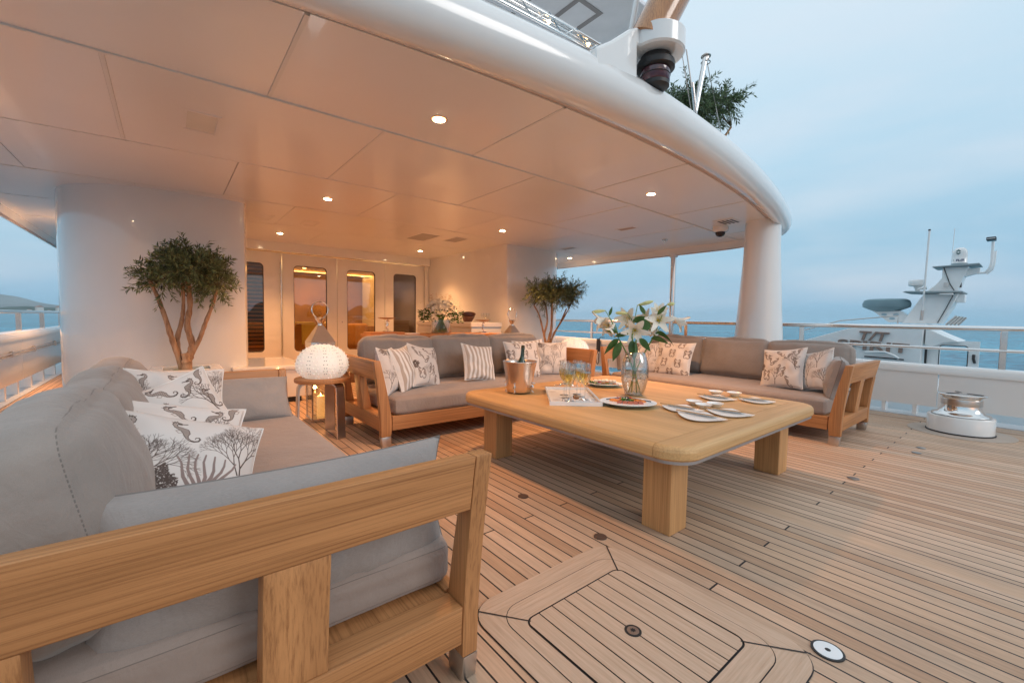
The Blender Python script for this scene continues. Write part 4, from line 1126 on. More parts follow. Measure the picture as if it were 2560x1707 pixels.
def orient(pos, d):
    d = Vector(d).normalized(); q = d.to_track_quat('Z', 'Y'); return Matrix.Translation(pos) @ q.to_matrix().to_4x4()
def lily(pos, d, s=1.0, openn=1.0):
    M_ = orient(pos, d); k = K(); rg = random.Random(int(pos[0] * 1000))
    s = s * .88; L = .135 * s
    for pi in range(6):
        a = R(60 * pi + rg.uniform(-4, 4)); wd = .030 * s if pi % 2 else .024 * s; v = []; f = []; n = 10
        for j in range(n + 1):
            t_ = j / n
            rad = (.008 + .022 * t_ + openn * .075 * max(0, t_ - .38) ** 1.35 * 1.9) * s
            z = L * t_ - openn * .11 * s * max(0, t_ - .62) ** 1.5
            w_ = wd * (math.sin(math.pi * min(1, .12 + t_ * .86)) ** .75) * (1 if t_ < .5 else 1) + .003
            for q in (-1, -.5, 0, .5, 1):
                aa = a + q * w_ / max(rad, .016); rr = rad + (.004 if q == 0 else 0) * s * -1 + .006 * s * abs(q) * t_ * math.sin(t_ * 9 + pi)
                v.append((rr * math.cos(aa), rr * math.sin(aa), z))
        for j in range(n):
            for q in range(4): b = j * 5 + q; f.append((b, b + 1, b + 6, b + 5))
        k.add(v, f, True, M_)
    o = obj('lily', k, petal, lb_)
    k = K()
    for q in range(6):
        a = R(60 * q + 20); k.tube([(0, 0, .03 * s), (.01 * math.cos(a), .01 * math.sin(a), .08 * s), (.02 * math.cos(a), .02 * math.sin(a), .10 * s)], .0012, 4, M=M_); k.sphere((.02 * math.cos(a), .02 * math.sin(a), .103 * s), .0045, 4, M=M_)
    k.sphere((0, 0, .03 * s), .010, 5, (1, 1, 2.2), M=M_)
    obj('stamens', k, yel, o)
def bud(pos, d, L=.10, r=.013, lab=None):
    k = K(); k.lathe([(.004, 0), (r * .7, L * .2), (r, L * .5), (r * .95, L * .72), (r * .5, L * .93), (.0005, L)], 12, M=orient(pos, d)); obj('bud', k, budm, lb_)
def leaf(pos, d, L=.12, w=.016, droop=.05):
    d = Vector(d).normalized(); side = d.cross(Vector((.55 + .3 * math.sin(pos[0] * 90), .75, .35))); side = side.normalized() if side.length > .05 else Vector((1, 0, 0)); k = K(); v = []; f = []; n = 10
    for j in range(n + 1):
        t_ = j / n; c = Vector(pos) + d * L * t_ + Vector((0, 0, -droop * t_ * t_)); ww = w * math.sin(math.pi * (t_ ** .8)) + .0008
        v += [tuple(c - side * ww + Vector((0, 0, .003))), tuple(c), tuple(c + side * ww + Vector((0, 0, .003)))]
    for j in range(n):
        for q in (0, 1): b = j * 3 + q; f.append((b, b + 1, b + 4, b + 3))
    k.add(v, f, True); obj('leaf', k, leafm, lb_)
def W_(x, z, dy=0): return (x - 3.0, dy, z - TZ)
U = Vector((.78, -.63, 0)); F_ = Vector((-.63, -.78, 0))   # picture right and towards the camera
def P_(x, z, toward=0.0):
    # a point given by its place on the plane y=VY, pushed along the sight line
    p = Vector((x, VY, z)); cam_ = Vector((0, 0, 1.15)); d = (cam_ - p); return p + d.normalized() * toward - Vector((VX, VY, TZ))
def sq(x, keep=.66):  # fold the flat layout of the plane y=VY round the vase so that the bouquet stays round
    return x
def B3(x, z):       # point on the sight line of (x, VY, z) that lies on the upright plane through the vase facing the camera
    cam_ = Vector((0, 0, 1.15)); p = Vector((x, VY, z)); d = p - cam_; nrm = Vector((VX, VY, 0)).normalized(); t_ = (Vector((VX, VY, 0)).dot(nrm)) / d.dot(nrm)
    return cam_ + d * t_ - Vector((VX, VY, TZ))
def off(p, toward, up=0): return p - Vector((VX, VY, 0)).normalized() * toward + Vector((0, 0, up))
stems = []
def stem(top, base, bend=.1, r=.0055):
    mid = (Vector(top) * .45 + Vector(base) * .55); mid.z += .03; mid = mid + Vector((Vector(top).x - mid.x, Vector(top).y - mid.y, 0)) * -.25
    k = K(); k.tube(bez(base, mid, top, 16), r, 8); obj('stem', k, green, lb_)
rt = Vector((.57, -.82, 0)).normalized(); rt = Vector((VY, -VX, 0)).normalized()
b1 = rt * -.045 + Vector((0, 0, .02)); b2 = rt * .05 + Vector((0, 0, .02)); b3 = rt * .02 + Vector((0, 0, .02)); b4 = rt * -.02 + Vector((0, 0, .02))
top1 = B3(2.78, 1.0); top2 = B3(3.28, 1.03); top3 = off(B3(3.02, 1.05), -.03); top4 = off(B3(2.95, 1.02), .03)
for a, b in ((top1, b2), (top2, b1), (top3, b4), (top4, b3)): stem(a, b)
# flowers: centre, facing the camera etc
fwd = -Vector((VX, VY, 0)).normalized()
def FL(x, z, dirv, s=1.0, o=1.0, tw=0.0):
    p = off(B3(x, z), tw); d = Vector(dirv); lily(tuple(p - d.normalized() * .09 * s), d, s, o); return p - d.normalized() * .09 * s
heads = [FL(2.86, 1.165, fwd + rt * -.4 + Vector((0, 0, .1)), 1.15, 1.0, -.02), FL(3.17, 1.12, fwd * .8 + rt * .3 + Vector((0, 0, .1)), 1.15, 1.0, -.05), FL(2.60, 1.10, fwd * .7 - rt * .6 + Vector((0, 0, -.3)), 1.1, .9, -.02), FL(2.99, 1.055, fwd + Vector((0, 0, -.25)), 1.2, 1.1, .05), FL(3.335, 1.165, fwd + Vector((0, 0, .15)) + rt * .1, 1.2, 1.1, .03), FL(2.50, 1.14, -rt + Vector((0, 0, -.25)) + fwd * .2, 1.3, .75),
         FL(2.66, 1.06, -rt * .5 + Vector((0, 0, -.9)) + fwd * .3, .95, .7, .04), FL(3.74, 1.13, rt + Vector((0, 0, -.55)), 1.25, .6), FL(3.10, 1.19, fwd * .4 + Vector((0, 0, .4)) + rt * -.5, 1.0, .8, -.03),
         FL(3.30, 1.04, Vector((0, 0, -1)) + rt * .3, .95, .6, -.02), FL(2.88, 1.12, -rt * .7 + fwd * .3 + Vector((0, 0, .3)), .9, .7, -.03), FL(3.33, 1.255, Vector((0, 0, .6)) + fwd * .6, .9, .8, -.02)]
for hd, tp in zip(heads, (top4, top2, top1, top4, top2, top1, top1, top2, top3, top3, top4, top2)):
    k = K(); k.tube(bez(tp, (Vector(tp) * .5 + Vector(hd) * .5) + Vector((0, 0, .02)), hd, 8), .003, 6); obj('stem', k, green, lb_)
for (x, z), d, L_, tp in (((2.60, 1.222), -rt + Vector((0, 0, -.12)), .115, top1), ((3.01, 1.275), rt + Vector((0, 0, .28)), .13, top4), ((3.45, 1.295), rt + Vector((0, 0, .15)), .06, top2), ((2.88, 1.205), -rt + Vector((0, 0, .05)), .10, top3)):
    p = B3(x, z); bud(tuple(p), d, L_, .015); k = K(); k.tube(bez(tp, (p * .5 + Vector(tp) * .5) + Vector((0, 0, .03)), p, 10), .003, 6); obj('stem', k, green, lb_)
for (x, z), d, L_, w_, dr in (((2.78, 1.0), -rt * .8 + Vector((0, 0, -.5)), .12, .02, .06), ((2.80, .98), -rt * .35 + Vector((0, 0, -1)), .15, .024, 0), ((2.95, .99), rt * .15 + Vector((0, 0, -1)) + fwd * .3, .15, .028, 0), ((3.0, .98), fwd + Vector((0, 0, -.7)), .12, .026, .04),
                              ((3.28, 1.04), rt + Vector((0, 0, .3)), .13, .02, .14), ((3.22, 1.0), rt * .9 + Vector((0, 0, .1)), .12, .018, .06), ((3.15, 1.06), -rt * .2 + Vector((0, 0, .9)), .09, .03, 0), ((2.95, 1.14), rt * .8 + Vector((0, 0, .3)), .12, .022, .02),
                              ((2.75, 1.05), -rt + Vector((0, 0, .45)), .09, .014, .02), ((2.65, 1.18), Vector((0, 0, 1)) - rt * -.3, .07, .010, 0), ((2.90, 1.04), -rt * .9, .10, .016, .03), ((3.12, 1.2), Vector((0, 0, 1)) + rt * -.6, .08, .012, 0), ((3.30, 1.2), rt * .8 + Vector((0, 0, .9)), .09, .016, .0), ((3.05, 1.0), rt * .5 + Vector((0, 0, -.4)), .10, .02, .03)):
    p = off(B3(x, z), rng.uniform(.02, .07)); leaf(tuple(p), d, L_ * 1.15, w_ * 1.35, dr)

# sushi plates ------------------------------------------------------------
plm = plain('pale china', (.88, .88, .87), .35, coat=.2); rimb = plain('turquoise glaze', (.05, .40, .58), .35, var=.25, scale=25)
salmon = plain('salmon', (.80, .27, .07), .35, var=.25, scale=60); tuna = plain('seared tuna', (.45, .14, .09), .4, var=.4, scale=60); rice = plain('sushi rice', (.78, .75, .68), .7, bump=.6, bs=260)
herb = plain('green herbs', (.10, .20, .03), .7, var=.4, scale=90); chili = plain('red pepper', (.55, .03, .03), .3); avocado = plain('avocado green', (.38, .48, .12), .5, var=.3, scale=60)
def plate(x, y, r, lb):
    t = thing('oval_plate', lb, 'plate', (x, y, TZ), R(-48), 'plates of sushi on the coffee table')
    k = K(); k.lathe([(.0001, .012), (r * .62, .012), (r * .7, .016), (r * .72, .0165), (r * .70, .012), (r * .6, .002), (.0001, .0)], 44, sx=1.0, sy=.82); obj('well', k, plm, t)
    k = K(); k.lathe([(r * .66, .0155), (r * .72, .018), (r * .97, .030), (r, .030), (r * .98, .026), (r * .72, .013)], 52, sx=1.0, sy=.82); obj('rim', k, [rimb], t)
    k = K(); k.lathe([(r * .97, .0302), (r * 1.005, .0312), (r * 1.01, .028)], 52, sx=1.0, sy=.82); obj('edge', k, plm, t)
    return t
def nigiri(x, y, z, rz, mat, lb, grp, s=1.0):
    t = thing('nigiri_sushi', lb, 'sushi', (x, y, z), rz, grp)
    k = softbox(.055 * s, .028 * s, .022 * s, .009, 6, x * 50, .0015, 60); k.v = [(a, b, c + .012) for a, b, c in k.v]; obj('rice', k, rice, t)
    k = softbox(.066 * s, .034 * s, .010 * s, .004, 7, y * 50, .002, 50); k.v = [(a, b, c + .027 - 9 * a * a) for a, b, c in k.v]; obj('topping', k, mat, t)
px_, py_ = 2.60, 1.86
plate(px_, py_, .200, 'oval turquoise rimmed plate of salmon and tuna sushi in front of the vase')
U2 = Vector((math.cos(R(-48)), math.sin(R(-48)), 0)); V2 = Vector((-U2.y, U2.x, 0))
def on(u, v, z=.0): p = Vector((px_, py_, TZ + .013 + z)) + U2 * u + V2 * v; return p
gs = 'sushi pieces on the front plate'
for i, (u, v, a, m_, lb) in enumerate([(-.105, .01, 60, salmon, 'salmon'), (-.075, -.005, 62, salmon, 'salmon'), (-.045, .03, 70, salmon, 'salmon'), (.035, .035, -60, salmon, 'salmon'), (.065, .02, -62, salmon, 'salmon'), (.095, .0, -55, salmon, 'salmon'),
                                       (-.065, -.065, 80, tuna, 'tuna'), (-.03, -.075, 86, tuna, 'tuna'), (.005, -.078, 90, tuna, 'tuna'), (.04, -.075, 95, tuna, 'tuna'), (.075, -.062, 105, tuna, 'tuna')]):
    p = on(u, v); nigiri(p.x, p.y, p.z, R(a - 48), m_, '%s %s sushi piece from the left on the plate in front of the vase' % (ORD[i if i < 6 else i - 6], lb), gs)
for u, v, m_, nm, s_ in ((-.03, .0, herb, 'herb_garnish', 1), (.02, -.02, herb, 'herb_garnish', .9), (-.06, .06, chili, 'pepper_slices', .8), (.03, .065, chili, 'pepper_slices', .7), (.0, .03, plain('dark roe', (.06, .02, .03), .3), 'roe', .8)):
    k = K(); rg = random.Random(int(u * 999))
    for i in range(36):
        a, rr = rg.uniform(0, 6.28), rg.uniform(0, .024 * s_); M_ = Matrix.Translation((rr * math.cos(a), rr * math.sin(a), .022 + rg.uniform(0, .016) * s_)) @ Matrix.Rotation(rg.uniform(0, 3), 4, 'X') @ Matrix.Rotation(rg.uniform(0, 6), 4, 'Z')
        if nm == 'pepper_slices': k.tube([(.007 * math.cos(b), .007 * math.sin(b), 0) for b in np.linspace(0, 6.28, 9)], .0013, 4, M=M_) if i < 7 else None
        elif nm == 'roe': k.sphere((0, 0, 0), .004, 4, M=M_)
        else: k.add([(-.009, -.004, 0), (.0, -.006, .002), (.010, 0, 0), (0, .006, -.002)], [(0, 1, 2, 3)], False, M_)
    p = on(u, v); o = obj(nm, k, m_, None, tuple(p)); tag(o, {'herb_garnish': 'tuft of green herbs on the sushi plate, ' + ('left' if u < 0 else 'right') + ' of its middle', 'pepper_slices': 'red pepper rings at the back of the sushi, ' + ('left' if u < 0 else 'right') + ' side', 'roe': 'dark roe heaped in the middle of the sushi plate'}[nm], 'garnish')
blk = plain('black lacquer', (.012, .012, .014), .2, coat=.6)
for s_, lb in ((-1, 'left'), (1, 'right')):
    a, b = on(s_ * .155, -.01 if s_ < 0 else -.03, .028), on(s_ * -.01, .115, .03); k = K(); k.tube([tuple(a), tuple(b)], [.0042, .0028], 8); tag(obj('black_chopstick', k, blk), lb + ' black chopstick lying on the rim of the front sushi plate', 'chopstick', 'black chopsticks on the front plate')
px_, py_ = 3.18, 2.54
plate(px_, py_, .165, 'plate of layered sushi rolls half hidden behind the vase')
for i in range(6):
    u = -.085 + i * .034; p = on(u, -.02)
    t = thing('sushi_roll', '%s layered sushi slice from the left on the rear plate' % ORD[i], 'sushi', tuple(p), R(-48), 'sushi slices in a row on the rear plate')
    k = softbox(.030, .075, .026, .006, 5, i, .002, 60); k.v = [(a, b, c + .013) for a, b, c in k.v]; obj('filling', k, (avocado, rice, salmon)[i % 3], t)
    k = softbox(.032, .078, .012, .004, 5, i + 5, .002, 60); k.v = [(a, b, c + .032) for a, b, c in k.v]; obj('topping', k, (salmon, rice, chili)[(i * 2) % 3] if i % 2 else plain('crumbed rice', (.62, .50, .34), .7), t)
    k = softbox(.031, .078, .010, .004, 5, i + 9, .002, 60); k.v = [(a, b, c + .043) for a, b, c in k.v]; obj('crust', k, rice, t)
a, b = on(-.09, -.095, .022), on(.12, -.095, .022); k = K(); k.tube([tuple(a), tuple(b)], [.004, .0028], 8); tag(obj('black_chopstick', k, blk), 'black chopstick lying along the front of the rear sushi plate', 'chopstick')
k = K(); rg = random.Random(5)
for i in range(50):
    M_ = Matrix.Translation((rg.uniform(-.02, .02), rg.uniform(-.03, .03), rg.uniform(.0, .03))) @ Matrix.Rotation(rg.uniform(0, 3), 4, 'X') @ Matrix.Rotation(rg.uniform(0, 6), 4, 'Z'); k.add([(-.014, -.006, 0), (.0, -.009, .002), (.015, 0, 0), (0, .009, -.002)], [(0, 1, 2, 3)], False, M_)
tag(obj('lettuce', k, herb, None, tuple(on(-.115, -.02))), 'green leaves at the left end of the rear sushi plate', 'garnish')

# place settings: leaf shaped plates with folded napkins and wooden chopsticks
nap = plain('white paper napkin', (.84, .83, .82), .8); wchop = plain('bare wooden chopsticks', (.50, .30, .14), .6)
def setting(ax_, ay_, bx, by, cx_, cy_, lb, first=[None]):
    """tips A and B of the leaf and the middle C of its bulging near edge"""
    A, B, Cc = Vector((ax_, ay_)), Vector((bx, by)), Vector((cx_, cy_)); L_ = (B - A).length; d = (B - A) / L_; n_ = Vector((-d.y, d.x))
    if (Cc - A).dot(n_) > 0: pass
    dep = -(Cc - A).dot(n_); rz = math.atan2(d.y, d.x)
    t = thing('leaf_plate', 'white leaf shaped plate, ' + lb, 'plate', (ax_, ay_, TZ), rz, 'leaf shaped plates laid on the table')
    dep = max(.09, dep)
    out = [(L_ * s_, -dep * math.sin(math.pi * s_) ** .85) for s_ in np.linspace(0, 1, 21)] + [(L_ * s_, .035 * math.sin(math.pi * s_)) for s_ in np.linspace(.95, .05, 15)]
    cx0, cy0 = L_ / 2, -dep * .42; k = K(); v = []; n = len(out)
    for sc_, z in ((.7, .0), (1.0, .011), (1.0, .014), (.9, .009), (.6, .004)):
        v += [(cx0 + (x - cx0) * sc_, cy0 + (y - cy0) * sc_, z) for x, y in out]
    f = [tuple(range(n))] + [(j * n + i, j * n + (i + 1) % n, (j + 1) * n + (i + 1) % n, (j + 1) * n + i) for j in range(4) for i in range(n)] + [tuple(4 * n + i for i in range(n))[::-1]]
    k.add(v, f, True); obj('dish', k, plm, t)
    M_ = Matrix.Translation((ax_, ay_, TZ)) @ Matrix.Rotation(rz, 4, 'Z')
    p = [(.06 * 1, .0), (L_ * .88, -.02), (L_ * .62, .10)]
    k = K(); n_z = .0165
    k.prism([(L_ * .12, .012), (L_ * .82, -.004), (L_ * .50, .105)], .015, .019, 'z'); o = obj('napkin', k, nap); o.matrix_world = M_; tag(o, 'folded napkin on the leaf plate ' + lb, 'napkin', 'napkins folded on the leaf plates')
    for q in (0, .008):
        k = K(); k.tube([(-.012, .012 - q, .0235), (L_ * .97, -.008 - q, .0235)], [.0032, .0024], 7); o = obj('wooden_chopstick', k, wchop); o.matrix_world = M_; tag(o, ('rear' if q == 0 else 'front') + ' chopstick on the plate ' + lb, 'chopstick', 'wooden chopsticks on the leaf plates')
setting(2.767, 1.69, 2.842, 1.408, 2.664, 1.501, 'left of the three small bowls')
setting(2.647, 1.497, 2.703, 1.193, 2.518, 1.273, 'nearest to the front edge of the table')
setting(2.902, 1.429, 2.983, 1.145, 2.80, 1.218, 'right of the three small bowls')
setting(3.389, 1.739, 3.478, 1.466, 3.302, 1.546, 'left of the pair at the back of the table')
setting(3.518, 1.48, 3.638, 1.25, 3.46, 1.309, 'right of the pair near the back right corner')
setting(3.33, 2.80, 3.43, 2.60, 3.24, 2.60, 'behind the rear sushi plate')
bwm = plain('white porcelain', (.88, .89, .88), .3, coat=.3)
def bowl(x, y, lb, first=[None]):
    if first[0]: return dup(first[0], (x, y, TZ), label=lb)
    t = thing('sauce_bowl', lb, 'bowl', (x, y, TZ), 0, 'small white sauce bowls on the table')
    k = K(); k.open_lathe([(.0001, .0), (.022, .0), (.026, .004), (.045, .018), (.056, .033), (.0575, .0335), (.056, .031), (.042, .016), (.02, .007), (.0001, .006)], 32); obj('dish', k, bwm, t); first[0] = t
for x, y, lb in ((3.03, 1.585, 'white sauce bowl left of the group of three'), (2.962, 1.478, 'white sauce bowl in front of the group of three'), (3.075, 1.45, 'white sauce bowl right of the group of three'), (3.61, 1.70, 'left white sauce bowl of the rear pair'), (3.68, 1.58, 'right white sauce bowl of the rear pair')):
    bowl(x, y, lb)

# ================================================================== SIDE TABLES, LAMPS, LANTERNS
def side_table(x, y, rz, lb, first=[None]):
    if first[0]: return dup(first[0], (x, y, 0), rz, lb)
    t = thing('side_table', lb, 'side table', (x, y, 0), rz, 'round side tables between the sofas')
    k = K(); k.lathe([(.235, .525), (.245, .530), (.248, .545), (.245, .560), (.235, .565), (.0001, .565)], 48); obj('table_top', k, tk_x, t)
    for i in range(3):
        a = R(120 * i); M_ = Matrix.Rotation(a, 4, 'Z')
        path = [(.06, .522), (.17, .520), (.20, .508), (.217, .485), (.222, .45), (.228, .25), (.235, 0)]
        k = K(); v = []; f = []
        for r_, z in path:
            for w_ in (-.045, .045): v.append((r_, w_, z))
        inner = [(.06, .508), (.165, .506), (.19, .497), (.204, .478), (.208, .448), (.213, .25), (.219, 0)]
        for r_, z in inner:
            for w_ in (-.045, .045): v.append((r_, w_, z))
        n = len(path)
        for j in range(n - 1):
            f += [(2 * j, 2 * j + 1, 2 * j + 3, 2 * j + 2), (2 * n + 2 * j, 2 * n + 2 * j + 2, 2 * n + 2 * j + 3, 2 * n + 2 * j + 1), (2 * j, 2 * j + 2, 2 * n + 2 * j + 2, 2 * n + 2 * j), (2 * j + 1, 2 * n + 2 * j + 1, 2 * n + 2 * j + 3, 2 * j + 3)]
        f += [(2 * n - 2, 2 * n - 1, 4 * n - 1, 4 * n - 2)]
        k.add(v, f, False, M_); obj('leg', k, steel_b, t)
        k = K(); k.add([(p[0] + .0025, p[1], p[2] + (.0025 if i2 < 3 else 0)) for i2, p in enumerate([(path[j][0], w_, path[j][1]) for j in range(n) for w_ in (-.046, .046)])], [(2 * j, 2 * j + 1, 2 * j + 3, 2 * j + 2) for j in range(1, n - 1)], False, M_); obj('steel_facing', k, steel_b, t)
    first[0] = t; return t
side_table(1.135, 4.27, R(-62), 'round wooden side table with steel faced legs under the left urchin lamp')
side_table(4.66, 4.32, R(-20), 'round side table hidden behind the right arm of the middle sofa')
um = MB_('sea urchin lamp shell'); um.set(Roughness=.6, Base_Color=(.80, .77, .72))
um.b.inputs['Emission Color'].default_value = (1, .88, .74, 1); um.b.inputs['Emission Strength'].default_value = .18
um.b.inputs['Subsurface Weight'].default_value = .2
um = um.m
def urchin(x, y, z, r, lb, first=[None]):
    if first[0]: return dup(first[0], (x, y, z), label=lb)
    t = thing('urchin_lamp', lb, 'lamp', (x, y, z), 0, 'lit white sea urchin lamps on the side tables')
    h = r * 1.34; zc_ = .38 * h; k = K(); N1, N2 = 80, 40; v = []; f = []
    def up_(q):          # q 0 at the cut base, 1 at the crown
        ph = R(-50 + 140 * q); return r * max(1e-4, math.cos(ph)) ** .92, (zc_ + (h - zc_) * math.sin(ph)) if ph > 0 else zc_ * (1 + math.sin(ph) / math.sin(R(50))), ph
    for j in range(N2 + 1):
        rr, zz, ph = up_(j / N2)
        for i in range(N1):
            a = 6.283185 * i / N1; q = rr * (1 + .012 * math.cos(10 * a)) + .0018 * noise.noise(Vector((math.cos(a) * rr * 60, math.sin(a) * rr * 60, zz * 60)))
            v.append((q * math.cos(a), q * math.sin(a), zz))
    for j in range(N2):
        for i in range(N1): f.append((j * N1 + i, j * N1 + (i + 1) % N1, (j + 1) * N1 + (i + 1) % N1, (j + 1) * N1 + i))
    k.add(v, f, True); sh = obj('shell', k, um, t)
    k = K()
    for col_ in range(20):
        for j in range(13):
            rr, zz, ph = up_(.04 + .86 * j / 12)
            a = R(18 * col_ + (4 if col_ % 2 else -4) + (3 if j % 2 else -3)); nrm = Vector((math.cos(a) * math.cos(ph), math.sin(a) * math.cos(ph), math.sin(ph)))
            k.lathe([(.0065, -.002), (.005, .005), (.0001, .0085)], 6, M=orient((rr * math.cos(a), rr * math.sin(a), zz), nrm))
    obj('knobs', k, um, sh)
    k = K()
    for col_ in range(10):
        for j in range(9):
            for dq in (-2.3, 2.3):
                rr, zz, ph = up_(.18 + .60 * j / 8); rr = rr * 1.012 + .0008
                a = R(36 * col_ + 9 + dq * (1.6 if j % 2 else 1)); nrm = Vector((math.cos(a) * math.cos(ph), math.sin(a) * math.cos(ph), math.sin(ph)))
                k.lathe([(.0048, .0), (.0001, .0016)], 7, M=orient((rr * math.cos(a), rr * math.sin(a), zz), nrm))
    obj('pores', k, plain('urchin pores', (.36, .34, .33), .8), sh)
    first[0] = t; return t
urchin(1.135, 4.27, .566, .232, 'glowing white sea urchin lamp on the left side table')
urchin(4.66, 4.32, .566, .232, 'glowing white sea urchin lamp behind the right arm of the middle sofa')
def lantern(x, y, lb, first=[None]):
    if first[0]: return dup(first[0], (x, y, 0), label=lb)
    t = thing('pyramid_lantern', lb, 'lantern', (x, y, 0), 0, 'tall polished pyramid topped lanterns on the deck')
    s_ = .115
    k = K(); k.box(-s_ - .012, s_ + .012, -s_ - .012, s_ + .012, .004, .035, .003); obj('base', k, steel, t)
    for a in (-1, 1):
        for b in (-1, 1): k = K(); k.box(a * s_ - .008, a * s_ + .008, b * s_ - .008, b * s_ + .008, .035, .80); obj('corner_post', k, steel, t)
    k = K(); k.box(-s_ - .01, s_ + .01, -s_ - .01, s_ + .01, .80, .865, .003); obj('top_band', k, steel, t)
    k = K(); v = [(-.125, -.125, .866), (.125, -.125, .866), (.125, .125, .866), (-.125, .125, .866), (-.028, -.028, 1.045), (.028, -.028, 1.045), (.028, .028, 1.045), (-.028, .028, 1.045)]
    k.add(v, [(0, 1, 5, 4), (1, 2, 6, 5), (2, 3, 7, 6), (3, 0, 4, 7), (4, 5, 6, 7), (3, 2, 1, 0)]); obj('pyramid_roof', k, steel, t)
    k = K(); k.lathe([(.026, 1.045), (.022, 1.06), (.034, 1.09), (.050, 1.112), (.052, 1.122), (.02, 1.13), (.0001, 1.14)], 24); obj('chimney', k, steel, t)
    k = K(); k.tube([(.085 * math.cos(a), 0, 1.215 + .09 * math.sin(a)) for a in np.linspace(-1.05, 4.19, 28)], .0065, 8); obj('ring_handle', k, steel, t)
    for a in (-1, 1): k = K(); k.sphere((a * .046, 0, 1.132), .011, 6); obj('hinge', k, steel, t)
    for M_ in (0, 90, 180, 270):
        k = K(); k.box(-s_ + .008, s_ - .008, -s_ - .002, -s_ + .001, .037, .798, M=Matrix.Rotation(R(M_), 4, 'Z')); obj('glass_pane', k, glassw, t)
    first[0] = t; return t
cand = emit('candle wax glow', (1, .42, .10), .5, (.8, .55, .35)); flame = emit('flame', (1, .55, .15), 18)
def candle(x, y, lb, first=[None]):
    if first[0]: return dup(first[0], (x, y, .037), label=lb)
    t = thing('candle', lb, 'candle', (x, y, .037), 0, 'pillar candles inside the lanterns')
    k = K(); k.lathe([(.04, 0), (.04, .22), (.036, .225), (.0001, .218)], 24); obj('wax', k, cand, t)
    k = K(); k.lathe([(.0001, .222), (.006, .232), (.004, .245), (.0001, .262)], 10); obj('flame', k, flame, t)
    ld = bpy.data.lights.new('candle light', 'POINT'); ld.energy = 1.6; ld.color = (1, .5, .16); ld.shadow_soft_size = .02; lo = bpy.data.objects.new('flame_light', ld); C.objects.link(lo); lo.parent = t; lo.location = (0, 0, .29)
    first[0] = t
lantern(1.30, 4.98, 'tall polished lantern with ring handle behind the left urchin lamp'); candle(1.30, 4.98, 'lit pillar candle in the lantern behind the left side table')
lantern(4.13, 5.12, 'polished lantern behind the right end of the middle sofa, by the far olive tree'); candle(4.13, 5.12, 'pillar candle in the lantern behind the middle sofa')

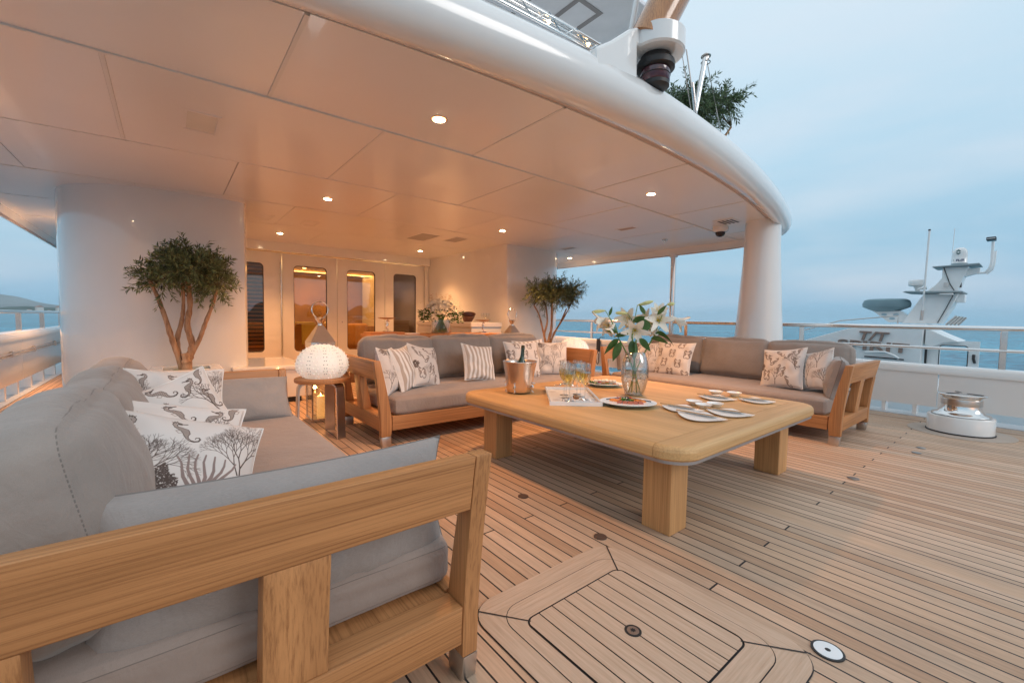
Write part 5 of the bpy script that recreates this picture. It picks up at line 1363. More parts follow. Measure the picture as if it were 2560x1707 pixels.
# ================================================================== OLIVE TREES
bark = MB_('olive bark'); bark.set(Roughness=.85)
_c = bark.coords((30, 30, 7)); _n = bark.noise(_c, 1, 5, .65)
bark.l(bark.ramp(_n, [(.3, (.20, .10, .055)), (.5, (.44, .26, .15)), (.75, (.60, .40, .26))]), bark.b.inputs['Base Color']); bark.bump(_n, .8, .01); bark = bark.m
def leafy(name, a, b):
    m = MB_(name); m.set(Roughness=.5)
    oi = m.n('ShaderNodeNewGeometry'); 
    m.l(m.ramp(oi.outputs['Random Per Island'], [(0, a), (.6, b), (1, tuple(min(1, v * 1.9) for v in b))]), m.b.inputs['Base Color']); return m.m
olive = leafy('olive leaf', (.065, .095, .034), (.16, .20, .085)); olive2 = leafy('sky lit olive leaf', (.05, .09, .045), (.11, .17, .08))
twigm = plain('grey green twig bark', (.12, .11, .06), .8)
def olive_tree(loc, W_, H_, zc, trunk_specs, seed, label, mat, nt=330, lf=.045, rz=0, cx=0.0):
    """trunk_specs: list of (path points, r0, r1); crown centre height zc above the base, half sizes W_ and H_"""
    rg = random.Random(seed)
    t = thing('olive_tree', label, 'tree', loc, rz, 'potted olive trees')
    k = K()
    tips = []
    for pts, r0, r1 in trunk_specs:
        P = [Vector(p) for p in pts]; Q = []
        for i in range(len(P) - 1):
            for s_ in range(5):
                u = s_ / 5; a = P[max(0, i - 1)]; b = P[i]; c = P[i + 1]; d = P[min(len(P) - 1, i + 2)]
                Q.append(.5 * ((2 * b) + (c - a) * u + (2 * a - 5 * b + 4 * c - d) * u * u + (3 * b - a - 3 * c + d) * u ** 3))
        Q.append(P[-1]); n = len(Q)
        rr = [(r0 + (r1 - r0) * i / (n - 1)) * (1 + .34 * noise.noise(Vector((i * 1.3, seed, r0 * 50)))) for i in range(n)]
        k.tube(Q, rr, 10); tips.append(Q[-1])
    obj('trunk', k, bark, t)
    # crown: several billowing lobes, each with twigs of paired leaves
    lobes = []
    for i in range(13):
        a = rg.uniform(0, 6.28); q = math.sqrt(rg.random()) * .78
        lobes.append((Vector((cx + q * W_ * math.cos(a), q * W_ * .8 * math.sin(a), zc + rg.uniform(-.45, .6) * H_ * (1 - q * .5))), rg.uniform(.24, .42) * W_))
    kt = K(); kl = K()
    for i in range(nt):
        c, r = lobes[i % len(lobes)]
        d = Vector((rg.gauss(0, 1), rg.gauss(0, 1), rg.gauss(.15, .8))).normalized()
        q = r * (rg.random() ** .45)
        st_ = c + Vector((d.x * q * .7, d.y * q * .7, d.z * q * .55))
        L_ = rg.uniform(.10, .22) * (W_ / .65) ** .5 * (1.6 if rg.random() < .07 else 1)
        dd = (d + Vector((0, 0, rg.uniform(-.1, .5)))).normalized()
        pts = [st_ + dd * L_ * u + Vector((0, 0, -.12 * L_ * u * u)) + Vector((rg.uniform(-1, 1), rg.uniform(-1, 1), rg.uniform(-1, 1))) * .008 for u in (0, .35, .7, 1)]
        kt.tube(pts, [.0026, .002, .0015, .0008], 4, False)
        if i % 6 == 0 and tips:
            tp = min(tips, key=lambda q_: (q_ - c).length); mid = (tp + st_) * .5 + Vector((rg.uniform(-.03, .03), rg.uniform(-.03, .03), rg.uniform(-.04, .01)))
            kt.tube([tp, mid, st_], [.005, .003, .002], 5, False)
        nl = int(L_ / .0088)
        for j in range(nl):
            u = (j + .5) / nl * .98 + .02; p = pts[0].lerp(pts[3], u) + Vector((0, 0, -.12 * L_ * u * u * .3))
            an = rg.uniform(0, 6.28); side = dd.cross(Vector((0, 0, 1))); side = side.normalized() if side.length > .1 else Vector((1, 0, 0)); up = side.cross(dd)
            ld_ = (dd * .75 + (side * math.cos(an) + up * math.sin(an)) * .85).normalized()
            wv = ld_.cross(Vector((rg.uniform(-1, 1), rg.uniform(-1, 1), 1))).normalized(); ll = lf * rg.uniform(.65, 1.2); ww = ll * .115
            m1 = p + ld_ * ll * .5; e = p + ld_ * ll + Vector((0, 0, -.004))
            nn = ld_.cross(wv) * ww * .35
            kl.add([p, m1 + wv * ww + nn, e, m1 - wv * ww + nn, m1], [(0, 1, 4), (1, 2, 4), (2, 3, 4), (3, 0, 4)])
    cr_ = obj('crown', kl, mat, t); obj('twigs', kt, twigm, cr_)
    k = K()
    for i in range(9): p = lobes[i][0] + Vector((rg.uniform(-.2, .2) * W_, rg.uniform(-.3, .3) * W_, rg.uniform(-.2, .2) * H_)); k.sphere(tuple(p), .009, 5, (1, 1, 1.4))
    obj('olives', k, plain('black olives', (.02, .012, .02), .3), cr_)
    return t
def planter(x, y, sx, sy, h, rz, lb):
    t = thing('planter', lb, 'planter', (x, y, 0), rz, 'white square planters')
    k = K()
    k.box(-sx, sx, -sy, -sy + .11, 0, h, .006); k.box(-sx, sx, sy - .11, sy, 0, h, .006); k.box(-sx, -sx + .11, -sy + .11, sy - .11, 0, h - .0005, .004); k.box(sx - .11, sx, -sy + .11, sy - .11, 0, h - .0005, .004)
    obj('pot', k, white, t); k = K(); k.box(-sx + .1, sx - .1, -sy + .1, sy - .1, h - .09, h - .045); obj('soil', k, plain('dark soil', (.05, .03, .02), .95, bump=.6, bs=60), t)
    k = K(); rg = random.Random(3)
    for i in range(46): a, b = rg.uniform(-1, 1), rg.uniform(-1, 1); k.sphere((a * (sx - .14), b * (sy - .14), h - .045), rg.uniform(.025, .05), 5, (1, 1, .5))
    o = obj('moss', k, plain('green moss', (.11, .17, .02), .9, var=.5, scale=30, bump=1, bs=150), t); return t
planter(.15, 5.87, .315, .29, .555, 0, 'white square planter holding the left olive tree')
specs = [([(.02, 0, -.05), (-.03, -.02, .16), (-.09, -.03, .40), (-.14, 0, .62), (-.20, .02, .84), (-.26, 0, 1.0)], .032, .017),
         ([(0, 0, -.05), (-.02, .03, .14), (-.04, .05, .36), (.0, .03, .55), (.02, .02, .72), (.02, 0, .98)], .030, .016),
         ([(.05, 0, -.06), (.05, 0, .14), (.09, 0, .30), (.05, .02, .52), (.08, .03, .75), (.06, .02, 1.05)], .046, .022),
         ([(.07, .0, .18), (.15, -.02, .36), (.21, -.03, .55), (.28, -.02, .76), (.33, 0, .95)], .026, .015),
         ([(.05, -.02, -.06), (.035, -.04, .04), (.03, -.05, .15), (.02, -.05, .22)], .055, .034)]
olive_tree((.11, 5.85, .50), .535, .29, 1.07, specs, 21, 'olive tree with pale forked trunks in front of the big white pillar', olive, 560, .064, 0, .08)
planter(5.50, 5.70, .30, .29, .555, 0, 'white square planter holding the far olive tree behind the middle sofa')
specs2 = [([(0, 0, -.05), (-.02, 0, .2), (.03, .0, .5), (.03, .0, .95)], .036, .018), ([(0, 0, -.05), (-.07, .02, .2), (-.13, 0, .45), (-.2, .02, .72), (-.3, 0, .9)], .022, .012),
          ([(0, .02, -.05), (-.03, -.03, .15), (-.1, -.03, .35), (-.05, 0, .6), (-.08, .0, .9)], .024, .013), ([(.0, 0, .15), (.08, .02, .38), (.20, .02, .6), (.30, 0, .85)], .022, .012), ([(.0, .02, .05), (.06, -.03, .35), (.22, -.02, .62), (.36, 0, .88)], .016, .010)]
olive_tree((5.50, 5.70, .50), .60, .27, 1.12, specs2, 5, 'olive tree with orange lit trunks at the corner of the right pod, sea behind it', olive, 600, .055, R(-39), .04)
olive_tree((5.32, 2.92, 2.83), .66, .38, .98, [([(0, 0, -.05), (-.15, 0, .3), (-.4, 0, .8)], .03, .015), ([(0, 0, -.05), (.05, 0, .35), (-.05, 0, .9)], .03, .015), ([(0, 0, 0), (.2, 0, .4), (.45, 0, .8)], .025, .012)], 9,
           'olive tree on the upper deck above the roof edge, against the sky', olive2, 620, .062, R(-45))

# ================================================================== CONSOLE, CABINET, LOW BENCH
t = thing('console_table', 'long teak console table behind the middle sofa', 'console', (3.35, 6.03, 0))
k = K(); k.box(-1.15, 1.15, -.26, .26, .855, .895, .006); obj('top', k, tk_x, t)
k = K(); k.box(-1.05, 1.05, -.22, .22, .10, .854, .004); obj('cabinet_body', k, tk_x, t)
for a in (-1, 1):
    for b in (-1, 1): k = K(); k.box(a * 1.0 - .04, a * 1.0 + .04, b * .17 - .04, b * .17 + .04, 0, .099); obj('leg', k, tk_z, t)
k = K(); k.box(-.25, .25, -.16, .16, 0, .030, .004); tag(obj('wooden_box', k, tk_x, None, (2.47, 6.05, .896)), 'flat wooden box under the left cake stand on the console', 'box')
k = K(); k.box(-.11, .11, -.08, .08, 0, .012, .003); tag(obj('folded_napkins', k, nap, None, (2.86, 5.98, .896)), 'white folded cloth beside the wooden box on the console', 'napkin')
gold = plain('amber shell dish', (.55, .30, .10), .25, .5)
def cake(x, y, z, lb, first=[None]):
    if first[0]: return dup(first[0], (x, y, z), label=lb)
    t = thing('seahorse_stand', lb, 'cake stand', (x, y, z), 0, 'silver seahorse stands on the console')
    k = K(); k.box(-.045, .045, -.045, .045, 0, .012, .003); obj('foot', k, steel, t)
    k = seahorse_k(.165, .17); obj('seahorse_stem', k, steel, t, (0, 0, .012))
    k = K(); k.lathe([(.0001, .186), (.03, .182), (.10, .192), (.135, .207), (.135, .210), (.10, .198), (.03, .190), (.0001, .190)], 36); obj('dish', k, gold, t); first[0] = t
cake(2.51, 6.05, .927, 'silver seahorse stand with amber dish on the left of the console')
k = K(); k.box(-.075, .075, -.06, .06, 0, .012, .003); tag(obj('folded_napkins', k, nap, None, (4.22, 6.02, .896)), 'white folded cloth under the right seahorse stand', 'napkin')
cake(4.22, 6.03, .909, 'silver seahorse stand with amber dish at the right end of the console')
bx, by, bz = 3.40, 6.03, .896
t = thing('glass_vase', 'straight glass cylinder vase of green stems on the console', 'vase', (bx, by, bz))
k = K(); k.open_lathe([(.0001, .01), (.142, .01), (.146, .004), (.15, .01), (.15, .215), (.146, .215), (.146, .014), (.0001, .012)], 40); obj('glass', k, glassw, t)
t = thing('white_bouquet', 'dense bouquet of white roses and hydrangea in the straight vase', 'flowers', (bx, by, bz))
k = K(); rg = random.Random(12)
for i in range(120):
    a, b = rg.uniform(0, 6.28), rg.uniform(.3, 1); k.tube([(.125 * b * math.cos(a), .125 * b * math.sin(a), .02), (.03 * math.cos(a + .4), .03 * math.sin(a + .4), .20), (.07 * math.cos(a + .5), .07 * math.sin(a + .5), .30)], .0045, 5, False)
obj('stems', k, green, t)
whitef = plain('white petals', (.84, .82, .74), .7, var=.05)
for i in range(34):
    a = i * 2.39996; q = math.sqrt((i + .5) / 34) * .235; z = .30 + .20 * math.sqrt(max(0, 1 - (q / .26) ** 2)) + rg.uniform(-.015, .015)
    k = K(); r0 = rg.uniform(.046, .066); c = Vector((q * math.cos(a), q * math.sin(a), z)); dn = (c - Vector((0, 0, .2))).normalized()
    for s_ in range(26):
        b = rg.uniform(0, 6.28); e = math.sqrt(rg.random()); rr = r0 * e
        M_ = orient(tuple(c), dn); w_ = r0 * .42; h_ = r0 * (1.0 - .5 * e)
        M2 = M_ @ Matrix.Rotation(b, 4, 'Z') @ Matrix.Translation((rr, 0, 0)) @ Matrix.Rotation(-.2 - e * .9 if False else .35 + e * .8, 4, 'Y')
        k.add([(-.002, -w_ * .6, 0), (-.002, w_ * .6, 0), (.004, w_, h_ * .7), (.010, 0, h_), (.004, -w_, h_ * .7)], [(0, 1, 2, 3, 4)], True, M2)
    obj('rose', k, whitef, t)
k = K()
for i in range(420):
    a = rg.uniform(0, 6.28); q = rg.uniform(.16, .33); z = .27 + rg.uniform(-.09, .09) + (.06 if q < .24 else 0) * rg.random(); d = Vector((math.cos(a), math.sin(a), rg.uniform(-.6, .8))).normalized(); p = Vector((q * math.cos(a), q * math.sin(a), z)); wv = d.cross(Vector((rg.uniform(-1, 1), rg.uniform(-1, 1), .5))).normalized()
    k.add([p, p + d * .03 + wv * .011, p + d * .06, p + d * .03 - wv * .011], [(0, 1, 2, 3)])
obj('foliage', k, leafm, t)
k = K()
for i in range(210):
    a = rg.uniform(0, 6.28); q = rg.uniform(.10, .34); z = .42 + rg.uniform(-.16, .12) - .12 * q; k.sphere((q * math.cos(a), q * math.sin(a), z), rg.uniform(.006, .013), 4)
obj('small_blossoms', k, whitef, t)
k = K()
for i in range(16):
    a = rg.uniform(0, 6.28); k.tube([(.1 * math.cos(a), .1 * math.sin(a), .4), (.17 * math.cos(a), .17 * math.sin(a), .6)], .0012, 4, False)
    for q in range(5): k.sphere((.17 * math.cos(a) + rg.uniform(-.02, .02), .17 * math.sin(a) + rg.uniform(-.02, .02), .60 + rg.uniform(-.05, .03)), .005, 4)
obj('wispy_sprays', k, plain('dry sprays', (.45, .30, .18), .8), t)

t = thing('bar_cabinet', 'white bar cabinet with drawers against the right pod wall', 'cabinet', (4.60, 7.5, 0))
k = K(); k.box(-.34, .345, -1.05, 1.1, .04, .96, .01); obj('body', k, wallm, t)
k = K(); k.box(-.36, .348, -1.07, 1.12, .985, 1.075, .012); obj('lid', k, white, t)
k = K(); k.box(-.33, .34, -1.04, 1.09, .961, .984); obj('seam', k, steel_b, t)
for y in (-.95, -.35, .35): k = K(); k.box(-.352, -.341, y, y + .55, .72, .93, .004); d_ = obj('drawer', k, wallm, t); k = K(); k.tube([(-.37, y + .2, .83), (-.37, y + .35, .83)], .008, 8); obj('handle', k, steel, d_)
k = K()
for a in (-.16, -.02): k.tube([(a + .04 * math.cos(b), -1.078, .80 + .028 * math.sin(b)) for b in np.linspace(0, 6.28, 13)], .005, 6)
obj('tap_rings', k, steel, t)
t = thing('wine_cooler', 'tilted brown oval bucket on the bar cabinet', 'bucket', (4.52, 6.95, 1.176)); t.rotation_euler = (R(24), R(-8), 0)
k = K(); k.open_lathe([(.0001, -.10), (.07, -.10), (.095, -.04), (.115, .05), (.118, .055), (.112, .05), (.09, -.03), (.0001, -.07)], 28, M=Matrix.Diagonal((1.25, .9, 1, 1))); obj('body', k, plain('brown hammered metal', (.20, .10, .08), .35, .6), t)
for i, (x, y) in enumerate(((4.62, 6.62), (4.72, 6.68), (4.70, 6.56))):
    t = thing('wine_glass', ('left', 'middle', 'right')[i] + ' empty wine glass of the three on the bar cabinet', 'glass', (x, y, 1.076), 0, 'wine glasses on the bar cabinet')
    k = K(); k.open_lathe([(.03, 0), (.004, .004), (.0035, .07), (.02, .09), (.033, .12), (.03, .17)], 20); obj('bowl', k, glassw, t)
t = thing('white_bench', 'low white storage bench lit golden in front of the leftmost door', 'bench', (1.02, 6.78, 0))
k = K(); k.box(-.40, .40, -.60, .75, .07, .43, .008); obj('body', k, white, t)
k = K(); k.box(-.42, .42, -.62, .77, .432, .492, .014); obj('lid', k, white, t)
k = K(); k.box(-.36, .36, -.56, .7, 0, .069); obj('plinth', k, black, t)

# ================================================================== THINGS ON THE BULWARK
t = thing('black_strap', 'black webbing strap hanging over the starboard bulwark by the lilies', 'strap', (7.34, 6.05, .72))
k = K(); k.box(-.035, -.012, -.045, .045, -.26, .02, .006); obj('pouch', k, black, t)
k = K(); k.tube([(-.02, .0, -.24), (-.03, .05, -.36), (-.03, .04, -.50), (-.03, 0, -.54), (-.03, -.03, -.48), (-.03, -.02, -.30)], .010, 8); obj('loop', k, black, t)
k = K(); k.tube([(-.02, 0, .0), (.02, -.02, .05), (.06, -.10, .05)], .008, 6); obj('cord', k, black, t)
t = thing('mooring_bollard', 'white tapered bollard under the starboard bulwark seen past the vase', 'bollard', (7.20, 5.72, 0))
k = K(); k.lathe([(.10, .012), (.10, .03), (.06, .06), (.045, .15), (.04, .26), (.07, .30), (.07, .32), (.0001, .33)], 28); obj('post', k, white, t)

# ================================================================== UPPER DECK FITTINGS
t = thing('staff_bracket', 'white moulded bracket on the roof edge holding the wooden staff', 'bracket', (2.665, 1.765, 2.97))
outl = [(2.05, 2.80), (2.05, 2.60), (2.16, 2.50), (2.55, 2.45), (2.66, 2.60), (2.60, 2.68), (2.47, 2.74), (2.46, 2.965), (2.60, 2.968), (2.60, 3.108), (2.46, 3.09), (2.38, 3.045), (2.20, 2.90)]
k = K(); k.prism([(x - 2.665, max(z, 2.64) - 2.97) for x, z in outl], .0, .24, 'y', bev=.02); obj('arm', k, white, t)
k = K(); k.lathe([(.0001, -.004), (.10, -.004), (.178, .0), (.19, .012), (.19, .128), (.178, .14), (.0001, .141)], 56); obj('cup', k, white, t)
t = thing('stern_light', 'black and dark red navigation lamp hanging under the white bracket', 'navigation lamp', (2.665, 1.765, 2.86)); t.scale = (1, 1, .68)
k = K(); k.lathe([(.10, .166), (.11, .10), (.125, .095), (.128, .08), (.128, .035), (.118, .025), (.098, .02)], 40); obj('cap', k, black, t)
k = K(); k.lathe([(.098, .021), (.098, -.095), (.09, -.105)], 36); obj('lens', k, plain('dark red lens glass', (.09, .025, .035), .08, coat=1), t)
k = K(); k.lathe([(.099, -.03), (.102, -.036), (.099, -.042)], 30); obj('ring', k, dark, t)
k = K(); k.lathe([(.095, -.105), (.095, -.14), (.06, -.16), (.0001, -.16)], 30); obj('base', k, black, t)
k = K(); k.box(-.02, .02, -.128, -.122, .06, .082, .001, M=Matrix.Rotation(R(35), 4, 'Z')); obj('label_plate', k, plain('yellowed plate', (.6, .55, .3), .6), t)
t = thing('ensign_staff', 'thick varnished wooden staff rising from the white bracket', 'flagstaff', (2.60, 1.765, 3.10))
k = K(); k.tube([(-.025, .017, -.065), (.26, -.18, .62), (.55, -.38, 1.3)], [.130, .128, .122], 40); obj('pole', k, varn, t)
t = thing('canopy_strut', 'slim white strut left of the wooden staff', 'strut', (2.55, 1.95, 2.9))
k = K(); k.tube([(0, 0, 0), (.13, 0, .55), (.45, 0, 1.9)], .022, 12); obj('tube', k, white, t)
# glossy rails above the roof edge
t = thing('upper_guard_rail', 'three polished tubes with criss-cross wires along the upper deck edge', 'railing', (0, 0, 0))
def epath(off_, z, x0=-1.0, x1=2.60, n=24):
    out = []
    for i in range(n): x = x0 + (x1 - x0) * i / (n - 1); dx = x - XC; out.append((x, 2.06 + .0275 * dx * dx + off_, z))
    return out
for i, (o_, z, r_) in enumerate(((.04, 3.055, .016), (.05, 3.10, .011), (.10, 3.17, .027), (.04, 3.13, .011))): k = K(); k.tube(epath(o_, z), r_, 12); obj('tube', k, steel, t)
k = K(); zz = epath(.035, 3.06, n=30)
for i in range(0, 29): a_, b_ = zz[i], zz[i + 1]; k.tube([(a_[0], a_[1], 3.05 if i % 2 else 3.15), (b_[0], b_[1], 3.15 if i % 2 else 3.05)], .0035, 5)
obj('wire_bracing', k, steel, t)
for i in range(6): p = zz[12 + i * 3]; k = K(); k.sphere((p[0], p[1], 3.09), .011, 6); obj('fairy_light', k, emit('fairy light', (1, .62, .25), 9), t)
# canopy overhead
t = thing('sun_canopy', 'pale grey hard canopy high above the upper deck', 'canopy', (2, 6, 5))
k = K(); k.box(-4, 3.0, -2.75, 4, 0, .06, .01); obj('panel', k, plain('canopy underside paint', (.86, .82, .83), .35, coat=.3), t)
lm = plain('canopy seam', (.36, .32, .31), .7)
k = K(); k.box(-.02, .0 + .03, -2.74, 3.9, -.006, -.002); k.box(1.45, 1.50, -2.74, 3.9, -.006, -.002); obj('seam', k, lm, t)
k = K(); k.box(1.9, 1.96, -2.35, -1.3, -.006, -.002); k.box(2.28, 2.34, -2.35, -1.3, -.006, -.002); k.box(1.96, 2.28, -2.35, -2.29, -.006, -.002); k.box(1.96, 2.28, -1.36, -1.3, -.006, -.002); obj('hatch_outline', k, lm, t)
for x, y in ((-1.5, 7.5), (1.2, 8.0)): k = K(); k.tube([(x, y - 6 + 1, 0), (x, y - 6 + 1, -2.15)], .05, 12); obj('support', k, white, t)
# davit stanchion with stays by the upper olive tree
t = thing('stayed_stanchion', 'steel stanchion with wire stays in front of the upper olive tree', 'stanchion', (4.75, 2.62, 2.85))
k = K(); k.tube([(-.05, 0, -.1), (-.02, 0, .55), (.22, 0, 1.42)], .030, 12); obj('post', k, steel, t)
k = K(); k.tube([(-.15, -.05, .95), (.0, -.05, .45), (.22, -.05, .0)], .020, 10); obj('brace', k, steel, t)
k = K(); k.tube([(.22, 0, 1.40), (1.28, .1, .05)], .0055, 6); k.tube([(.0, 0, .55), (-.42, 0, 1.5)], .005, 6); k.tube([(-.16, -.05, .9), (-.30, -.05, 1.25)], .008, 6); obj('wire_stay', k, steel_b, t)
k = K(); k.lathe([(.035, 0), (.04, .03), (.035, .06)], 16, (.22, 0, 1.36)); k.tube([(.22 + .05 * math.cos(a), .05 * math.sin(a), 1.40) for a in np.linspace(0, 6.28, 13)], .008, 6); k.tube([(.22 + .05 * math.cos(a), .05 * math.sin(a), 1.33) for a in np.linspace(0, 6.28, 13)], .006, 6); obj('head_fitting', k, steel_b, t)
k = K(); k.tube([(1.26, .1, .09), (1.30, .1, -.02)], .012, 6); k.tube([(1.34, .1, .0), (1.40, .1, -.10)], [.012, .004], 6); obj('turnbuckle', k, dark, t)

# ================================================================== THE YACHT ALONGSIDE
NX = 12.0
nb = thing('neighbour_yacht', 'grey and white superstructure of another yacht with the letters T/T SPIRIT beyond the rail', 'yacht', (NX, 2.0, 0))
nbm = plain('neighbour grey paint', (.90, .90, .89), .30, coat=.3, var=.04)
def npoly(poly, x0, x1, name, mat, par=None, bev=.01, rot=None):
    k = K(); k.prism([(y - 2.0, z) for y, z in poly], x0, x1, 'x', bev=bev); return obj(name, k, mat, par or nb)
npoly([(7.5, -4.7), (5.6, .1), (3.83, .64), (2.75, 1.04), (1.95, 1.16), (1.46, 1.17), (1.49, 1.05), (1.52, .0), (1.2, -.1), (-3.5, -.35), (-4.0, -4.7)], 0, 1.6, 'superstructure', nbm)
npoly([(1.47, 1.1), (1.20, .94), (.98, .83), (1.2, .80), (1.38, .70), (1.47, .75)], .1, 1.4, 'wing_fairing', nbm)
npoly([(1.88, 1.18), (1.62, 1.70), (1.55, 1.80), (1.06, 1.80), (1.14, 1.55), (1.30, 1.18)], .35, .95, 'mast_base', nbm)
npoly([(1.55, 1.83), (1.40, 2.0), (1.32, 2.12), (1.32, 2.335), (.95, 2.335), (1.02, 2.1), (1.09, 1.83)], .42, .88, 'mast_top', nbm)
npoly([(1.88, 1.84), (1.84, 1.865), (.99, 1.835), (.99, 1.805), (1.55, 1.81)], .2, 1.1, 'platform', plain('neighbour dark edge', (.30, .36, .38), .5))
npoly([(1.46, 2.335), (1.46, 2.36), (.80, 2.375), (.79, 2.345), (1.0, 2.335)], .3, 1.0, 'top_platform', plain('neighbour dark edge 2', (.33, .38, .40), .5))
npoly([(.98, 2.30), (1.06, 2.12), (.81, 2.20), (.80, 2.30)], .55, .70, 'arm_bracket', nbm)
k = K(); k.box(.52, .72, -1.13 - .0, -.90, 2.19, 2.26, .01); 
npoly([(1.10, 1.80), (1.10, 1.62), (.98, 1.62), (.98, 1.78)], .5, .8, 'junction_box', nbm)
def yz(name, pts, r, mat, x=.6, par=None, n=12):
    k = K(); k.tube([(x, y - 2.0, z) for y, z in pts], r, n); return obj(name, k, mat, par or nb)
yz('camera_arm', [(.84, 2.20), (.74, 2.20), (.68, 2.28), (.66, 2.40), (.66, 2.80)], .022, nbm, .6); yz('camera_arm_brace', [(.72, 2.18), (.65, 2.26), (.63, 2.38), (.625, 2.62)], .02, nbm, .66)
k = K(); k.box(.50, .72, .62 - 2.0, .75 - 2.0, 2.82, 2.885, .01); cb_ = obj('camera_head', k, dark, nb); k = K(); k.box(.496, .502, .63 - 2, .74 - 2, 2.845, 2.86); obj('lens_strip', k, steel_b, cb_)
# thermal camera dome with its writing
dm = K(); dm.lathe([(.118, 2.38), (.12, 2.42), (.112, 2.43), (.112, 2.58), (.11, 2.64), (.095, 2.69), (.06, 2.725), (.0001, 2.735)], 36, (.6, 1.10 - 2.0, 0)); dome = obj('camera_dome', dm, white, nb)
k = K(); k.lathe([(.122, 2.372), (.122, 2.41), (.118, 2.415)], 36, (.6, 1.10 - 2.0, 0)); obj('dome_base', k, plain('dome base grey', (.25, .33, .36), .5), dome)
inkg = plain('grey green print', (.12, .20, .20), .6); inkb = plain('dark blue print', (.03, .05, .14), .6); letterm = plain('bronze raised letters', (.33, .23, .19), .4, .3); letterg = plain('grey raised letters', (.40, .41, .42), .4)
def text_obj(name, txt, size, mat, par, loc, rz, extr=.004, slant=0, tilt=0, spacing=1.0, bold=0, sx=1.0):
    cu = bpy.data.curves.new(name, 'FONT'); cu.body = txt; cu.size = size; cu.extrude = extr; cu.shear = slant; cu.space_character = spacing; cu.offset = bold; cu.align_x = 'CENTER'
    tmp = bpy.data.objects.new('tmp', cu); C.objects.link(tmp); dg = bpy.context.evaluated_depsgraph_get(); me = bpy.data.meshes.new_from_object(tmp.evaluated_get(dg)); bpy.data.objects.remove(tmp)
    me.materials.clear(); me.materials.append(mat)
    o = bpy.data.objects.new(name, me); C.objects.link(o); o.parent = par; o.location = loc
    # stand upright, face -X (towards the camera side), reading from +Y to -Y
    o.rotation_euler = (Matrix.Rotation(rz, 4, 'Z') @ Matrix.Rotation(R(90), 4, 'X') @ Matrix.Rotation(tilt, 4, 'Z')).to_euler(); o.scale = (sx, 1, 1); return o
text_obj('lettering', 'FLIR', .058, inkb, dome, (.483, 1.085 - 2, 2.452), R(-90), .002, .15, 0, 1.05, .0015, 1.1)
k = K(); k.add([(.4865, 1.115 + dy - 2, 2.635 + dz) for dy, dz in ((.037, .018), (0, .055), (-.037, .018), (-.018, .004), (0, .022), (.018, .004))], [(0, 1, 2, 3, 4, 5)]); k.add([(.4865, 1.115 + dy - 2, 2.635 + dz) for dy, dz in ((.037, -.018), (.018, -.004), (0, -.022), (-.018, -.004), (-.037, -.018), (0, -.055))], [(0, 1, 2, 3, 4, 5)])
obj('emblem', k, inkg, dome)
k = K(); k.add([(.4835, 1.178 + dy - 2, 2.472 + dz) for dy, dz in ((.012, .006), (0, .02), (-.012, .006), (0, .008))], [(0, 1, 2, 3)]); k.add([(.4835, 1.178 + dy - 2, 2.472 + dz) for dy, dz in ((.012, -.006), (0, -.008), (-.012, -.006), (0, -.02))], [(0, 1, 2, 3)]); obj('emblem', k, inkg, dome)
text_obj('lettering', 'T/T', .27, letterm, nb, (-.03, 2.30 - 2, .80), R(-90), .02, .15, R(-2.5), 1.0, .006, 1.25)
text_obj('lettering', 'SPIRIT', .27, letterm, nb, (-.03, 2.30 - 2, .585), R(-90), .02, .0, R(-2.5), 1.05, .006, 1.62)
# radar, cushion dome, aerials, rods, rail, door
k = K(); k.lathe([(.0001, 1.985), (.10, 1.985), (.135, 2.0), (.14, 2.05), (.135, 2.10), (.12, 2.115), (.0001, 2.12)], 28, (.6, 1.72 - 2, 0)); rd = obj('radar_scanner', k, white, nb); k = K(); k.lathe([(.04, 1.865), (.045, 1.93), (.08, 1.985)], 20, (.6, 1.70 - 2, 0)); obj('scanner_foot', k, white, rd)
k = K(); M0 = Matrix.Translation((.6, 2.20 - 2, 1.44)); k.lathe([(.20, 0), (.33, .06), (.41, .10), (.42, .17), (.39, .245), (.33, .275), (.0001, .285)], 40, M=M0); obj('covered_dinghy_dome', k, plain('teal grey canvas cover', (.22, .33, .37), .8, var=.1), nb)
npoly([(2.40, 1.45), (1.93, 1.45), (1.66, 1.20), (2.12, 1.20)], .45, .75, 'bracket_arm', nbm)
for y, z in ((2.20, 1.37), (2.00, 1.37), (2.06, 1.28)): k = K(); k.lathe([(.05, 0), (.05, .004), (.0001, .005)], 16, M=Matrix.Translation((.447, y - 2, z)) @ Matrix.Rotation(R(-90), 4, 'Y') @ Matrix.Diagonal((.5, 1, 1, 1))); obj('lightening_hole', k, plain('sky seen hole', (.40, .55, .62), .6), nb)
yz('whip_aerial', [(1.56, 1.25), (1.55, 1.45)], .028, steel_b, .2); yz('whip_aerial', [(1.55, 1.45), (1.525, 3.08)], .017, white, .2); yz('aerial_tip', [(1.525, 3.08), (1.525, 3.11)], .02, black, .2)
yz('thin_aerial', [(1.235, 2.4), (1.22, 3.16)], .006, white, .8)
for i in range(4): yz('rod_holder', [(1.20 - i * .045, 1.16), (1.06 - i * .035, 1.34 - i * .008)], .022, steel_b, .3 + i * .12)
npoly([(1.31, 1.765), (1.31, 1.79), (1.11, 1.79), (1.11, 1.755)], .1, .35, 'deck_flood_light', white)
yz('side_rail', [(2.38, .54), (2.05, .565), (1.90, .50), (1.82, .44)], .022, nbm, -.12); yz('side_rail', [(2.40, .44), (1.95, .43), (1.75, .42)], .014, dark, -.06)
yz('flag_halyard', [(1.06, 2.10), (1.055, 1.92)], .02, dark, .5)
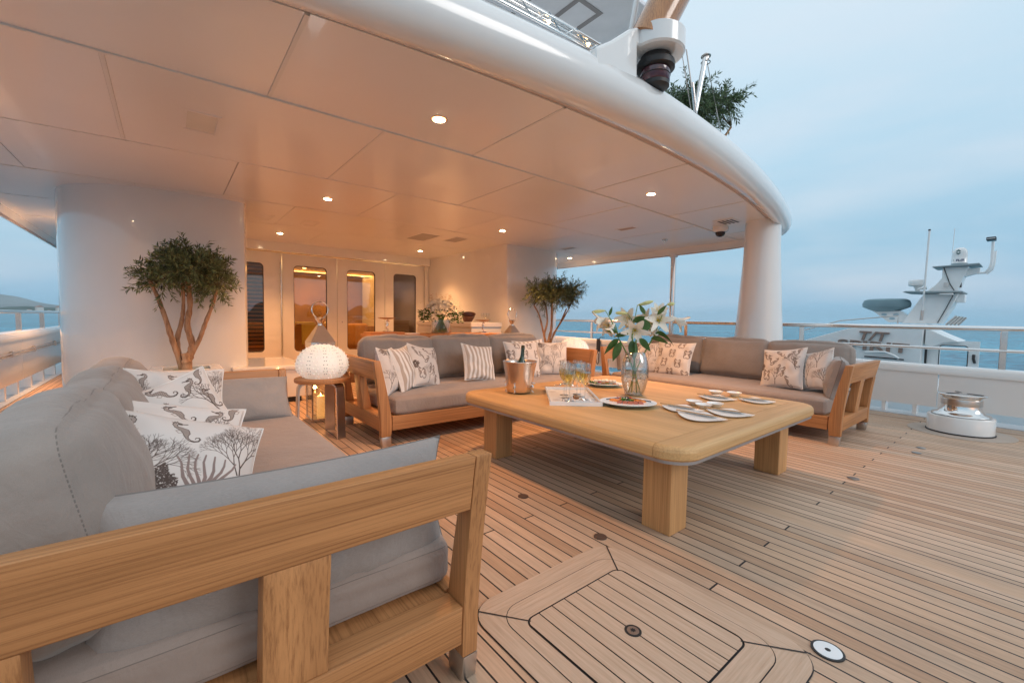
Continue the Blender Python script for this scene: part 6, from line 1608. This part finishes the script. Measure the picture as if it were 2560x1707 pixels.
for i in range(3):
    k = K(); pw = rrect(4.2 + i * .55 - 2, 4.55 + i * .55 - 2, .12, .30, .05); k.prism(pw, -.012, .004, 'x'); obj('side_window', k, dark, nb)
yz('cable', [(1.30, 2.33), (1.20, 2.0), (1.13, 1.86)], .007, black, .41); yz('cable', [(1.12, 1.80), (1.22, 1.5), (1.33, 1.2)], .007, black, .34)
yz('wing_rail', [(3.6, .72), (3.6, .98), (2.9, 1.22), (1.9, 1.34), (1.9, 1.17)], .012, steel_b, .05); yz('horn', [(1.66, 1.90), (1.52, 1.93)], [.015, .04], white, .3)
k = K(); k.box(.33, .345, 1.2 - 2, 1.28 - 2, 1.92, 2.02, .003); obj('junction_plate', k, steel_b, nb)
hole = rrect(.88 - 2, 1.27 - 2, -.6, .735, .05); k = K(); v, f = holed(.72 - 2, 1.46 - 2, -.9, .84, hole, .35, .42); v = [(p[1], p[0], p[2]) for p in v]; k.add(v, f); dr = obj('open_door', k, nbm, nb)
k = K(); h2 = rrect(.865 - 2, 1.285 - 2, -.62, .75, .06); n = len(hole); v = [(.345, a, b) for a, b in h2] + [(.345, a, b) for a, b in hole]; k.add(v, [(i, (i + 1) % n, n + (i + 1) % n, n + i) for i in range(n)]); obj('window_seal', k, black, dr)
k = K(); k.tube([(.33, .79 - 2, .58), (.30, .79 - 2, .5), (.33, .77 - 2, .42)], .022, 8); obj('handle', k, black, dr)
k = K(); k.tube([(.30, 1.47 - 2, .7), (.30, 1.47 - 2, .2)], .02, 8); obj('gas_strut', k, black, dr)

# ================================================================== AIR
k = K(); k.box(-16005, 16005, -4005, 16005, -5.8, 345); hz = obj('haze', k, [])
m = bpy.data.materials.new('sea haze'); m.use_nodes = True; t_ = m.node_tree; t_.nodes.remove(t_.nodes['Principled BSDF'])
pv = t_.nodes.new('ShaderNodeVolumePrincipled'); pv.inputs['Color'].default_value = (.62, .86, 1, 1); pv.inputs['Density'].default_value = .00004; pv.inputs['Anisotropy'].default_value = 0
t_.links.new(pv.outputs[0], t_.nodes['Material Output'].inputs['Volume']); hz.data.materials.append(m); hz['kind'] = 'stuff'
